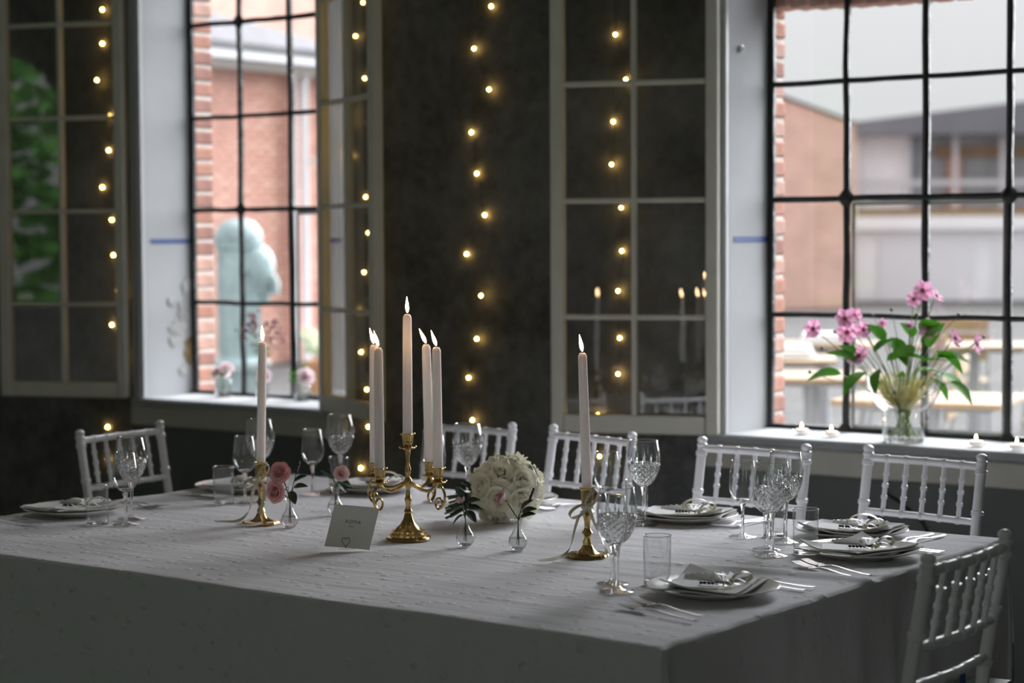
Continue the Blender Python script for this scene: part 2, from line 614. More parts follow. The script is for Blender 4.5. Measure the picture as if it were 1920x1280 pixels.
M['far_post'] = mat('pale_grey_post', (0.55, 0.56, 0.60), 0.6)
M['tree'] = mat('tree_foliage', (0.10, 0.26, 0.05), 0.8, var=0.5, vscale=1.5, tl=0.4)
M['bark'] = mat('tree_bark', (0.10, 0.07, 0.05), 0.9)
M['lawn'] = mat('lawn_green', (0.12, 0.22, 0.05), 0.9, var=0.3, vscale=2)
M['thread'] = mat('dark_cable', (0.02, 0.02, 0.02), 0.5)


# ------------------------------------------------------------------ the room shell
X0, X1, Y0, Y1, ZC = -9.6, 4.2, -3.6, 5.40, 3.5
WL = [-8.50, -5.83, -3.17]          # left jambs of the courtyard windows
WWS = [1.10, 0.98, 1.10]              # opening widths
WB, WT = 0.80, 2.70                               # opening bottom, top
YF = 5.655                                        # plane of the iron frames
YO = 5.80                                         # outer face of the wall

tag(MB().span(X0, X1, Y0, YO, -0.12, 0).build('floor', M['floor'], smooth=False),
    'dark worn board floor under the table', 'floor', kind='structure')
tag(MB().span(X0 - .2, X1 + .2, Y0 - .3, YO, ZC, ZC + .2).build('ceiling', M['ceiling'], smooth=False),
    'plain off-white plaster ceiling above the room', 'ceiling', kind='structure')


def pierced(y0, y1, grow, zb, zt):
    b = MB()
    b.span(X0 - .2, X1 + .2, y0, y1, 0, zb - grow)
    b.span(X0 - .2, X1 + .2, y0, y1, zt + grow, ZC)
    e = [X0 - .2]
    for x, WW in zip(WL, WWS):
        e += [x - grow, x + WW + grow]
    e.append(X1 + .2)
    for i in range(0, len(e), 2):
        b.span(e[i], e[i + 1], y0, y1, zb - grow, zt + grow)
    return b


wall_back = pierced(Y1, YF + .02, 0.012, WB, WT).build('wall_back', M['plaster'], smooth=False)
tag(wall_back, 'dark rough plastered wall between the two tall windows', 'wall', kind='structure')
outer = pierced(YF + .02, YO, 0.03, WB, WT).build('masonry', M['mortar'], wall_back, smooth=False)
# brick jambs outside the iron frames, one brick per course
bm = [MB().bbox((0, 0, 0), (0.11, 0.122, 0.052), 0.006).mesh('brick', False) for _ in range(3)]
for i, k in enumerate(('brick1', 'brick2', 'brick3')):
    bm[i].materials.append(M[k])
for wi in (1, 2):
    z = WB + 0.02
    while z < WT + .03:
        o = bpy.data.objects.new('brick', random.choice(bm))
        COL.objects.link(o)
        o.parent = wall_back
        o.location = (WL[wi] - .055 - 0.022 + random.uniform(-.003, .003), YF + .088, z)
        o.rotation_euler = (random.uniform(-.02, .02), random.uniform(-.02, .02), random.uniform(-.03, .03))
        z += 0.0647
z = WB
sold = MB().bbox((0, 0, 0), (0.056, 0.10, 0.21), 0.005).mesh('brick', False)
sold.materials.append(M['brick3'])
for i in range(17):                                # flat brick arch hanging outside the right window
    o = bpy.data.objects.new('brick', sold)
    COL.objects.link(o)
    o.parent = wall_back
    u = (i - 8) / 8
    o.location = (WL[2] + .55 + u * 0.55, YF + .095, 2.27 + .012 * u * u)
    o.rotation_euler = (0, u * 0.12, 0)

for nm, x0, x1, lab in (('wall_left', X0 - .2, X0, 'bare grey end wall beyond the left window'),
                        ('wall_right', X1, X1 + .2, 'grey end wall right of the view, with an opening added for light')):
    b = MB()
    if nm == 'wall_left':
        b.span(x0, x1, Y0 - .3, Y1, 0, ZC)
    else:
        for (ya, yb_, za, zb_) in ((Y0 - .3, .2, 0, ZC), (1.3, Y1, 0, ZC), (.2, 1.3, 0, .9), (.2, 1.3, 2.7, ZC)):  # unseen opening, added so skylight reaches the table's right end
            b.span(x0, x1, ya, yb_, za, zb_)
    tag(b.build(nm, M['room_wall'], smooth=False), lab, 'wall', kind='structure')

# opposite wall with arched windows on to the garden (left one mirrored, some added to brighten the room)
AW = [-8.69, -4.2, 0.5, 2.2]
b = MB()
e = [X0 - .2]
for x in AW:
    e += [x, x + 1.25]
e.append(X1 + .2)
b.span(X0 - .2, X1 + .2, Y0 - .3, Y0, 0, 0.9)
b.span(X0 - .2, X1 + .2, Y0 - .3, Y0, 3.2, ZC)
for i in range(0, len(e), 2):
    b.span(e[i], e[i + 1], Y0 - .3, Y0, 0.9, 3.2)
for x in AW:
    for k in range(14):
        u = (k + .5) / 14 * 2 - 1
        za = 2.62 + .42 * math.sqrt(max(0, 1 - u * u))
        b.span(x + k * 1.25 / 14, x + (k + 1) * 1.25 / 14, Y0 - .3, Y0, za, 3.2)
tag(b.build('wall_front', M['room_wall'], smooth=False), 'grey wall with an arched garden window mirrored in the casement, others added for light',
    'wall', kind='structure')


def wobbly(p0, p1, r, seed, amp=0.0022, n=26):
    p0, p1 = Vector(p0), Vector(p1)
    pts, rs = [], []
    for i in range(n + 1):
        t = i / n
        q = noise.noise_vector(Vector((t * 9 + seed * 3.7, seed * 1.3, 0.5)))
        pts.append(p0.lerp(p1, t) + Vector(q) * amp * 2)
        rs.append(r * (1 + .16 * noise.noise(Vector((t * 14 + seed, 2.2, seed)))))
    return MB().tube(pts, rs, 6)


ROW = [0.815 + 0.3705 * k for k in range(6)]
COLW = 0.277
pane_me = MB().box((0, 0, 0), (COLW - .004, 0.003, 0.366)).mesh('pane', False)
pane_me.materials.append(M['pane'])
for wi, x in enumerate(WL):
    seen = wi in (1, 2)
    w = empty('window_%d' % (wi + 1), (0, 0, 0))
    tag(w, ['black iron window beyond the left edge of the view', 'left black iron window with the pump outside',
            'right black iron window with the anemone vase on its sill'][wi], 'window', kind='structure')
    WW = WWS[wi]
    xe = x + WW
    BX = [x + .008 + i * .271 for i in range(5)]
    BX[4] = xe - .008
    for i in range(5):
        r = .0140 if i in (0, 4) else (.0118 if i != 2 else .0128)
        wobbly((BX[i], YF, WB + .005), (BX[i], YF, WT), r, wi * 20 + i).build('glazing_bar', M['iron'], w)
    for j, z in enumerate(ROW):
        r = .016 if j == 0 else (.0095 if j % 2 else .0108)
        wobbly((x, YF, z), (xe, YF, z), r, wi * 20 + 9 + j, n=16).build('glazing_bar', M['iron'], w)
    if seen:
        for i in range(4):
            for j in range(5):
                o = bpy.data.objects.new('pane', pane_me)
                COL.objects.link(o)
                o.parent = w
                o.location = ((BX[i] + BX[i + 1]) / 2, YF + .004, ROW[j] + .185)
                o.scale.x = (BX[i + 1] - BX[i]) / COLW
                o.rotation_euler = (random.uniform(-.006, .006), 0, random.uniform(-.006, .006))
        # lozenge bosses where the opening light hangs
        for (i, j) in ((1, 2), (1, 4), (3, 2), (3, 4)) if wi == 1 else ((1, 2), (3, 2), (1, 0), (3, 0)):
            bz = ROW[j]
            bx_ = BX[i]
            prof = [(0.0001, -.035), (.014, -.022), (.030, -.004), (.030, .006), (.012, .026), (.0001, .045)]
            MB().lathe(prof, 6, Matrix.Translation((bx_, YF - .004, bz)) @ Matrix.Diagonal((1, .55, 1, 1))).build('boss', M['iron'], w)
        # frame of the opening light, a second bar beside the iron one
        c0, c1, r0, r1 = ((1, 3, 0, 2) if wi == 2 else (2, 3, 0, 2))
        hx0 = BX[c0] + .019
        hx1 = BX[c1] - .019
        zb, zt = ROW[r0] + .018, ROW[r1] - .016
        fr = MB()
        for (a, c) in (((hx0, zb), (hx0, zt)), ((hx1, zb), (hx1, zt)), ((hx0, zb), (hx1, zb)), ((hx0, zt), (hx1, zt))):
            fr.tube([(a[0], YF + .012, a[1]), (c[0], YF + .012, c[1])], .0065, 4)
        fr.build('opening_frame', mat('greyed_iron', (.16, .16, .15), .5) if wi == 1 else bpy.data.materials['greyed_iron'], w)
    # painted lining, casing, sill, apron and the smooth panel below
    ln = MB()
    ln.span(x - .012, x, Y1 - .002, YF + .02, WB, WT)
    ln.span(xe, xe + .012, Y1 - .002, YF + .02, WB, WT)
    ln.span(x - .012, xe + .012, Y1 - .002, YF + .02, WT, WT + .012)
    ln.build('reveal_lining', M['reveal'], w, smooth=False)
    cs = MB()
    for (a, c) in ((x - .062, x), (xe, xe + .062)):
        cs.span(a, c, Y1 - .018, Y1, WB - .02, WT + .06)
        cs.span(a + .012, a + .022, Y1 - .026, Y1 - .018, WB - .02, WT + .06)
        cs.span(c - .022, c - .012, Y1 - .026, Y1 - .018, WB - .02, WT + .06)
    cs.span(x - .062, xe + .062, Y1 - .018, Y1, WT, WT + .06)
    cs.build('casing', M['white_trim'], w, smooth=False)
    sl = MB().bbox(((x + xe) / 2, (Y1 - .035 + YF + .02) / 2, .8), (WW + .13, YF + .02 - Y1 + .035, .03), .006)
    sl.build('sill', M['reveal'], w)
    ap = MB().bbox(((x + xe) / 2, Y1 - .009, .745), (WW + .16, .018, .078), .004)
    ap.build('apron', M['apron'], w)
    MB().span(x - .08, xe + .08, Y1 - .008, Y1, 0, .706).build('panel', M['panel'], w, smooth=False)

# ------------------------------------------------------------------ open inner casements
LW, LZ0, LZ1 = 0.56, 0.812, 2.68
cas = empty('casement_window')
stile = MB().bbox((.021, 0, (LZ0 + LZ1) / 2), (.042, .042, LZ1 - LZ0), .005)
stile.build('stile', M['casement'], cas)
MB().bbox((LW - .023, 0, (LZ0 + LZ1) / 2), (.046, .042, LZ1 - LZ0), .005).build('stile', M['casement'], cas)
MB().bbox((LW / 2, 0, LZ0 + .03), (LW - .088, .040, .06), .005).build('rail', M['casement'], cas)
MB().bbox((LW / 2, 0, LZ1 - .03), (LW - .088, .040, .06), .005).build('rail', M['casement'], cas)
MB().bbox((LW / 2, 0, (LZ0 + LZ1) / 2), (.018, .034, LZ1 - LZ0 - .12), .005).build('glazing_bar', M['casement'], cas)
CR = [LZ0 + .06] + [1.183 + .3705 * k for k in range(4)] + [LZ1 - .06]
for z in CR[1:-1]:
    MB().bbox((LW / 2, 0, z), (LW - .088, .032, .017), .004).build('glazing_bar', M['casement'], cas)
for j in range(5):
    pm = MB().box((0, 0, 0), (LW / 2 - .05, .003, CR[j + 1] - CR[j] - .01)).mesh('pane', False)
    pm.materials.append(M['old_pane'])
    for i in (0, 1):
        o = bpy.data.objects.new('pane', pm)
        COL.objects.link(o)
        o.parent = cas
        o.location = (.042 + (i + .5) * (LW - .088) / 2, 0, (CR[j] + CR[j + 1]) / 2)
        o.rotation_euler = (random.uniform(-.001, .001), 0, random.uniform(-.001, .001))
CASE = [((-5.90, 5.365), R(200.7), 'cream casement folded back left of the left window, mirroring green trees'),
        ((-3.182, 5.36), R(201.0), 'cream casement folded back beside the right window, mirroring the candle flames'),
        ((-4.855, 5.36), R(-28), 'cream casement standing half open right of the left window')]
for i, (p, a, lab) in enumerate(CASE):
    o = cas if i == 0 else copy_tree(cas)
    rotated(o, (p[0], p[1], 0), a)
    o.scale.x = .97 if i == 1 else 1.0
    tag(o, lab, 'window', 'open inner casements')

# blue tape on the two left reveals, a screw eye and the broken plaster
for wi, lab in ((1, 'strip of blue masking tape across the left window reveal'), (2, 'strip of blue masking tape across the right window reveal')):
    tag(MB().box((WL[wi] + .0008, 5.535, 1.428 + (.005 if wi == 1 else 0)), (.0012, .215, .019)).build('masking_tape', M['tape'], smooth=False), lab, 'tape')
tag(MB().lathe([(.006, 0), (.011, .002), (.011, .006), (.007, .008), (.007, .003), (.0001, .003)], 12).build(
    'screw_cap', M['silver'], loc=(WL[2] + .001, 5.47, 2.03), rot=(0, PI / 2, 0)), 'small round steel screw cap on the right window reveal', 'screw')
random.seed(11)


def blotch(seed, ry, rz, th, n=26):
    vs_ = [(th, 0, 0)]
    for k in range(n):
        a = 2 * PI * k / n
        q = 1 + .45 * noise.noise(Vector((math.cos(a) * 2 + seed, math.sin(a) * 2, seed)))
        vs_.append((th * .4, ry * q * math.cos(a), rz * q * math.sin(a)))
    for k in range(n):
        vs_.append((0, vs_[k + 1][1] * 1.03, vs_[k + 1][2] * 1.03))
    fs = [(0, k + 1, (k + 1) % n + 1) for k in range(n)]
    fs += [(k + 1, n + k + 1, n + (k + 1) % n + 1, (k + 1) % n + 1) for k in range(n)]
    return MB().add(vs_, fs)


ps = empty('peeling_paint', (WL[1] + .0005, 5.60, 1.03))
tag(ps, 'flaking white paint and bare brown plaster low on the left reveal', 'paint')
blotch(1.0, .028, .055, .003).build('bare_plaster', M['rust'], ps, loc=(0, .028, -.04))
for k, (y, z, a, c) in enumerate(((-.03, .05, .05, .03), (.01, .12, .04, .05), (-.05, .0, .03, .022), (.02, .22, .025, .04), (-.06, .16, .03, .02), (0.0, -.12, .03, .02))):
    blotch(k * 2.1 + 5, a, c, .005).build('flake', M['flake'], ps, loc=(0, y, z))

# ------------------------------------------------------------------ fairy light strings on the wall
STR = [
    ([(-6.011, 2.352), (-6.014, 2.218), (-6.049, 2.076), (-5.974, 1.931), (-5.987, 1.795), (-6.028, 1.649), (-5.975, 1.519), (-5.969, 1.379), (-5.95, 1.237), (-5.984, 1.101), (-5.944, 0.97), (-6.019, 0.69), (-6.022, 0.557)],
     'fairy light string behind the leftmost folded casement'),
    ([(-4.645, 2.276), (-4.682, 2.16), (-4.641, 2.008), (-4.708, 1.871), (-4.707, 1.735), (-4.641, 1.587), (-4.63, 1.459), (-4.652, 1.318), (-4.684, 1.178), (-4.67, 1.031), (-4.644, 0.897), (-4.638, 0.763), (-4.676, 0.612)],
     'fairy light string behind the half open casement'),
    ([(-4.073, 2.22), (-4.147, 2.083), (-4.084, 1.941), (-4.161, 1.799), (-4.139, 1.658), (-4.106, 1.516), (-4.185, 1.383), (-4.124, 1.241), (-4.144, 1.092), (-4.18, 0.957), (-4.165, 0.811)],
     'fairy light string hanging bare on the dark plaster between the windows'),
    ([(-3.569, 2.092), (-3.528, 1.946), (-3.578, 1.812), (-3.585, 1.674), (-3.548, 1.533), (-3.546, 1.393), (-3.561, 1.263), (-3.555, 1.11), (-3.562, 0.992), (-3.642, 0.855), (-3.636, 0.718)],
     'fairy light string behind the casement beside the right window')]
bulb_me = MB().ball((0, 0, 0), .0052, 8).mesh('bulb')
bulb_me.materials.append(M['bulb'])
random.seed(5)
for pts, lab in STR:
    t = empty('fairy_light_string', (pts[0][0], Y1, 0))
    tag(t, lab, 'string lights', 'fairy light strings')
    pth = []
    full = [(pts[0][0] + .01, 2.6)] + pts + [(pts[-1][0] + .02, .42)]
    loc = []
    for i, (px, pz) in enumerate(full):
        yy = -random.choice((.003, .005, .012, .026))
        k_ = (Y1 + yy) / 5.36                           # positions were measured 4 cm off the wall
        loc.append(Vector((px * k_ - pts[0][0], yy, 1.43 + (pz - 1.43) * k_)))
    for i in range(len(loc) - 1):
        for k in range(4):
            q = k / 4
            w_ = Vector((math.sin(q * PI * 2) * .006, 0, 0))
            pth.append(loc[i].lerp(loc[i + 1], q) + w_)
    pth.append(loc[-1])
    MB().tube(pth, .0011, 5).build('wire', M['wire'], t)
    for q in loc[1:-1]:
        o = bpy.data.objects.new('bulb', bulb_me)
        COL.objects.link(o)
        o.parent = t
        o.location = q + Vector((0, -.004, 0))

# ------------------------------------------------------------------ the courtyard outside
tag(MB().add([(-70, YO, -.02), (60, YO, -.02), (60, 90, -.02), (-70, 90, -.02)], [(0, 1, 2, 3)]).build('courtyard_ground', M['cobble'], smooth=False),
    'pale cobbled courtyard outside the windows', 'ground', kind='structure')

# brick annex facing the left window: real bricks proud of the mortar, white fascia, slate roof, downpipes
AX = -16.0
an = empty('brick_annex', (AX, 16.5, 0))
tag(an, 'red brick annex with white fascia and slate roof behind the pump', 'building')
MB().span(-5, 0, -3.6, 5.5, 0, 3.5).build('wall', M['mortar'], an, smooth=False)
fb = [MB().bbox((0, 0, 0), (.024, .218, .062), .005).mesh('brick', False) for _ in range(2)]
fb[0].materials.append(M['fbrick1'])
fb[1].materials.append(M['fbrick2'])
random.seed(3)
rest = MB()
nb = 0
rows = int(3.4 / .073)
cand = []
for j in range(rows):
    z = .05 + j * .073
    off = (j % 2) * .115
    for k in range(13):
        cand.append((-1.15 + off + k * .23, z))
cand.sort(key=lambda c: abs(c[0] - .3) + abs(c[1] - 1.6) * .6)
for (y, z) in cand:
    if nb < 300:
        o = bpy.data.objects.new('brick', fb[random.random() < .45])
        COL.objects.link(o)
        o.parent = an
        o.location = (.006, y, z)
        nb += 1
    else:
        rest.box((.006, y, z), (.024, .218, .062))
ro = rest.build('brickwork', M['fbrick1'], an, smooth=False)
ro['kind'] = 'stuff'
MB().bbox((.17, .6, 3.55), (.42, 7.8, .17), .01).build('fascia', M['out_white'], an)
MB().bbox((.12, .6, 3.42), (.26, 7.8, .10), .01).build('soffit_shade', M['out_shadow'], an)  # strip with the fascia's shadow put into its colour
rf = MB().add([(.40, -3.4, 3.64), (.40, 1.75, 3.64), (-.5, -.9, 4.16), (-.5, -3.4, 4.62), (.40, -3.4, 3.56), (.40, 1.75, 3.56), (-.5, 1.75, 3.60)],
              [(0, 1, 2, 3), (0, 4, 5, 1), (1, 5, 6, 2)])
rf.build('roof', M['roof'], an, smooth=False)
for y, r in ((.56, .045), (.76, .05)):
    MB().tube([(.10, y, 0), (.10, y, 3.3), (.20, y, 3.45)], r, 12).build('downpipe', M['out_white'], an)
MB().tube([(.16, .80, 2.35), (.16, 1.55, 2.75)], .02, 8).build('bracket', M['out_shadow'], an)
up = empty('brick_warehouse', (-21.5, 20, 0))
tag(up, 'taller pink brick warehouse rising over the annex roof', 'building')
MB().span(-6, 0, -9, 10, 0, 11).build('wall', M['far_brick'], up, smooth=False)
for k in range(3):
    wd = MB().span(0, .05, -3 + k * 3.5, -1.8 + k * 3.5, 6.2, 8.2).build('window', M['far_glass'], up, smooth=False)
    MB().bbox((.06, -2.4 + k * 3.5, 7.2), (.04, .06, 2.0), .005).build('mullion', M['out_white'], wd)

# verdigris street pump
pu = empty('street_pump', (-11.33, 11.50, 0), YAW)
tag(pu, 'verdigris cast iron street pump seen through the left window', 'pump')
sq = lambda r, z, a, j: r / max(abs(math.cos(a)), abs(math.sin(a))) ** .55
col_prof = [(.24, 0), (.24, .10), (.20, .14), (.20, .36), (.235, .40), (.235, .45), (.17, .50), (.168, 1.36), (.185, 1.38), (.185, 1.42), (.17, 1.43)]
MB().lathe(col_prof, 24, Matrix.Rotation(PI / 8, 4, 'Z'), sq).build('column', M['verdigris'], pu)
MB().lathe([(.19, 1.43), (.20, 1.46), (.185, 1.52), (.13, 1.585), (.06, 1.61), (.0001, 1.615)], 24, Matrix.Rotation(0, 4, 'Z')).build('cap', M['verdigris'], pu)
hd = MB()
hd.lathe([(.05, -.22), (.09, -.12), (.14, 0), (.165, .09), (.15, .17), (.10, .24), (.03, .27), (.0001, .275)], 20, Matrix.Translation((.155, -.02, 1.15)) @ Matrix.Rotation(R(-12), 4, 'Y'))
hd.build('spout_housing', M['verdigris'], pu)
MB().tube([(.26, -.05, 1.16), (.30, -.06, 1.10), (.30, -.06, 1.0)], [.04, .038, .034], 12).build('spout', M['verdigris'], pu)
MB().bbox((0, -.175, .95), (.16, .015, .62), .01).build('plate', M['verdigris'], pu)

# planter with hydrangea beside the pump
pl = empty('flower_planter', (-10.75, 11.95, 0), YAW)
tag(pl, 'brown planter of cream hydrangea right of the street pump', 'planter')
pb = MB()
pb.lathe([(.15, 0), (.20, .42), (.215, .42), (.215, .46), (.18, .46), (.17, .40)], 20)
pb.build('pot', M['terracotta'], pl)
random.seed(21)
for k in range(9):
    a = k * 2.4
    rr = .12 + .09 * (k % 3) / 2
    h = MB()
    cx, cy, cz = rr * math.cos(a), rr * math.sin(a), .56 + random.uniform(0, .13)
    for q in range(26):
        d = Vector((random.gauss(0, 1), random.gauss(0, 1), random.gauss(0, 1))).normalized()
        h.ball((cx + d.x * .07, cy + d.y * .07, cz + d.z * .06), .022, 6)
    h.build('flower_head', M['hydrangea'], pl)
for k in range(8):
    a = k * .8
    MB().grid(lambda u, v: (math.cos(a) * (.08 + .22 * u) + (v - .5) * .1 * math.sin(PI * u) * -math.sin(a), math.sin(a) * (.08 + .22 * u) + (v - .5) * .1 * math.sin(PI * u) * math.cos(a), .47 + .10 * math.sin(u * 2.2)), 6, 3, None, .002).build('leaf', M['leaf_b'], pl)

# buildings across the yard, right window
rb = empty('brick_gable_house', (0, 0, 0), YAW)
tag(rb, 'pink brick gable house at the left of the right window', 'building')
g = MB().add([(2.2, 40, 0), (6.95, 40, 0), (6.95, 40, 3.72), (5.51, 40, 4.24), (2.2, 40, 5.6), (2.2, 48, 0), (6.95, 48, 0), (6.95, 48, 3.72), (5.51, 48, 4.24), (2.2, 48, 5.6)],
             [(0, 1, 2, 3, 4), (1, 6, 7, 2), (2, 7, 8, 3), (3, 8, 9, 4), (5, 9, 8, 7, 6), (0, 4, 9, 5)])
g.build('wall', M['far_brick_x'], rb, smooth=False)
MB().add([(6.98, 39.9, 3.76), (5.51, 39.9, 4.30), (2.2, 39.9, 5.68), (6.98, 48, 3.76), (5.51, 48, 4.30), (2.2, 48, 5.68)], [(0, 1, 4, 3), (1, 2, 5, 4)]).build('roof', M['roof'], rb, smooth=False)

gb = empty('glazed_hall', (0, 0, 0), YAW)
tag(gb, 'white hall with glazed upper gallery and dark grey roof across the yard', 'building')
D = 45.0
bx0, bx1 = 7.85, 24.0
MB().span(bx0, bx1, D, D + 10, 0, 1.75).build('white_wall', M['out_white'], gb, smooth=False)
MB().span(bx0 - .1, bx1, D - .25, D, 1.62, 1.92).build('cornice', M['out_white'], gb, smooth=False)
for k in range(5):
    MB().span(bx0 + .5 + k * 2.6, bx0 + 2.7 + k * 2.6, D - .06, D, 0, 1.45).build('garage_door', mat('pale_blue_grey_door_%d' % k, (.80, .82, .87), .6), gb, smooth=False)
MB().span(bx0, bx1, D + .6, D + .7, 1.75, 3.75).build('gallery_glazing', M['far_glass'], gb, smooth=False)
MB().span(bx0, bx0 + 1.3, D + .3, D + .45, 1.9, 3.75).build('curtain', M['out_white'], gb, smooth=False)
MB().span(bx0 + 1.9, bx1, D + .4, D + .55, 3.28, 3.52).build('beam', M['out_wood'], gb, smooth=False)
MB().span(bx0, bx1, D - .1, D - .02, 1.92, 2.10).build('deck_edge', M['out_wood'], gb, smooth=False)
MB().span(bx0, bx1, D - .05, D, 2.62, 2.74).build('railing', M['far_post'], gb, smooth=False)
for k in range(9):
    x = bx0 + .1 + k * 1.07
    MB().span(x - .05, x + .05, D - .08, D + .02, 1.75, 3.75).build('post', M['far_post'], gb, smooth=False)
for k in range(4):
    MB().span(bx0 + 2.2 + k * 1.9, bx0 + 2.5 + k * 1.9, D + .5, D + .58, 1.9, 3.3).build('panel', M['out_white'] if k % 2 else M['fbrick1'], gb, smooth=False)
MB().span(bx0 - .3, bx1, D - .5, D + 10, 3.75, 4.02).build('eaves', M['roof_d'], gb, smooth=False)
MB().add([(bx0 - .3, D - .5, 4.02), (bx0 + 2.6, D - .5, 4.36), (bx0 + 3.7, D - .5, 4.48), (bx1, D - .5, 4.62), (bx1, D - .5, 4.02), (bx0 - .3, D + 10, 4.02), (bx0 + 2.6, D + 10, 4.36), (bx0 + 3.7, D + 10, 4.48), (bx1, D + 10, 4.62)],
         [(4, 3, 2, 1, 0), (0, 1, 6, 5), (1, 2, 7, 6), (2, 3, 8, 7)]).build('roof', M['roof_d'], gb, smooth=False)


def cafe_table():
    t = empty('garden_table')
    for k in range(6):
        MB().bbox((0, -.275 + k * .11, .735), (.74, .098, .025), .004).build('slat', M['out_wood'], t)
    MB().bbox((0, 0, .712), (.62, .5, .02), .004).build('frame', M['out_metal'], t)
    MB().bbox((0, 0, .36), (.075, .075, .70), .006).build('post', M['out_metal'], t)
    MB().bbox((0, 0, .01), (.46, .46, .02), .004).build('foot', M['out_metal'], t)
    return t


def cafe_chair():
    t = empty('garden_chair')
    for k in range(4):
        MB().bbox((0, -.16 + k * .105, .45), (.40, .095, .018), .004).build('slat', M['out_wood'], t)
    for sx in (-1, 1):
        MB().tube([(sx * .19, .22, 0), (sx * .19, .16, .45), (sx * .185, .25, .86)], .013, 8).build('leg', M['out_metal'], t)
        MB().tube([(sx * .19, -.24, 0), (sx * .19, -.18, .45)], .013, 8).build('leg', M['out_metal'], t)
    for z, y in ((.62, .205), (.73, .228), (.83, .248)):
        MB().bbox((0, y, z), (.40, .016, .085), .004).build('back_slat', M['out_wood'], t)
    return t


ct = cafe_table()
TB = [((-6.25, 11.9), .3, 'slatted garden table furthest left in the courtyard'), ((-4.85, 9.1), .5, 'slatted garden table just beyond the anemone vase'),
      ((-5.35, 12.3), .4, 'slatted garden table in the middle of the courtyard'), ((-3.72, 8.1), .2, 'slatted garden table closest to the right window'),
      ((-5.3, 14.6), .4, 'slatted garden table furthest away in the courtyard'), ((-5.75, 10.3), .5, 'slatted garden table at the brick jamb of the right window')]
for i, (p, a, lab) in enumerate(TB):
    o = ct if i == 0 else copy_tree(ct)
    rotated(o, (p[0], p[1], -.02), a)
    tag(o, lab, 'table', 'garden tables in the courtyard')
cc = cafe_chair()
CH = [((-6.9, 12.3), 1.6, 'left of the furthest left table'), ((-4.2, 8.9), -1.3, 'between the vase and the closest table'), ((-5.75, 12.95), .3, 'behind the middle table'),
      ((-4.7, 12.1), -1.2, 'right of the middle table'), ((-3.05, 8.35), -1.3, 'right of the closest table'), ((-6.45, 10.15), 1.7, 'left of the jamb-side table'),
      ((-5.15, 10.75), -1.0, 'right of the jamb-side table'), ((-4.6, 14.5), -1.2, 'right of the furthest table'), ((-3.9, 10.3), -.5, 'alone behind the closest table')]
for i, (p, a, lab) in enumerate(CH):
    o = cc if i == 0 else copy_tree(cc)
    rotated(o, (p[0], p[1], -.02), a)
    tag(o, 'grey metal garden chair ' + lab, 'chair', 'garden chairs in the courtyard')
for i, (p, lab) in enumerate((((-5.70, 10.35), 'white folded blanket on the jamb-side garden table'), ((-6.2, 11.85), 'white folded blanket on the furthest left garden table'))):
    b = MB()
    for k in range(3):
        b.bbox((0, 0, .012 + k * .024), (.36 - k * .02, .25, .023), .009)
    tag(b.build('folded_blanket', M['cushion_w'], loc=(p[0], p[1], .7275), rot=(0, 0, .5)), lab, 'blanket')

# garden behind the room, mirrored in the left casement
tag(MB().add([(-40, Y0 - .3, -.05), (30, Y0 - .3, -.05), (30, -40, -.05), (-40, -40, -.05)], [(3, 2, 1, 0)]).build('lawn', M['lawn'], smooth=False),
    'green lawn behind the room', 'lawn', kind='structure')


def leafy_crown(r, seed, n=2600):
    random.seed(seed)
    b = MB()
    for k in range(n):
        d = Vector((random.gauss(0, 1), random.gauss(0, 1), random.gauss(0, .8))).normalized()
        q = r * (.72 + .4 * noise.noise(d * 1.7 + Vector((seed, 0, 0)))) * random.uniform(.75, 1.05)
        p = d * q
        x, y, z = basis(Vector((random.gauss(0, 1), random.gauss(0, 1), random.gauss(0, 1))))
        s = random.uniform(.06, .13) * r / 1.6
        b.add([p - x * s, p + y * s * .5 + z * s * .12, p + x * s, p - y * s * .5 + z * s * .12], [(0, 1, 2, 3)])
    return b


for i, (x, y, r, h, lab) in enumerate(((-8.9, -9.0, 2.4, 2.6, 'broad green tree mirrored in the leftmost casement glass'),
                                       (-12.5, -12.0, 3.0, 3.4, 'tall green tree at the left of the garden'),
                                       (-3.6, -13.5, 2.6, 3.0, 'round green tree in the middle of the garden'),
                                       (2.5, -10.5, 2.4, 2.8, 'green tree at the right of the garden'))):
    t = empty('garden_tree', (x, y, -.05))
    tag(t, lab, 'tree', 'trees in the garden')
    MB().tube([(0, 0, 0), (.05, 0, h * .5), (0, .05, h)], [.16, .12, .07], 10).build('trunk', M['bark'], t)
    leafy_crown(r, i + 2).build('foliage', M['tree'], t, loc=(0, 0, h), smooth=False)

# ------------------------------------------------------------------ table and cloth
TX0, TX1, TY0, TY1, TZ = -3.945, -1.765, 2.775, 4.215, 0.750
tb = empty('banquet_table', ((TX0 + TX1) / 2, (TY0 + TY1) / 2, 0))
tag(tb, 'long wooden banquet table hidden under the white cloth', 'table')
MB().bbox((0, 0, .727), (2.15, 1.41, .03), .004).build('tabletop', M['out_wood'], tb)
for sx in (-1, 1):
    for sy in (-1, 1):
        MB().bbox((sx * .98, sy * .6, .356), (.06, .06, .712), .004).build('leg', M['out_wood'], tb)


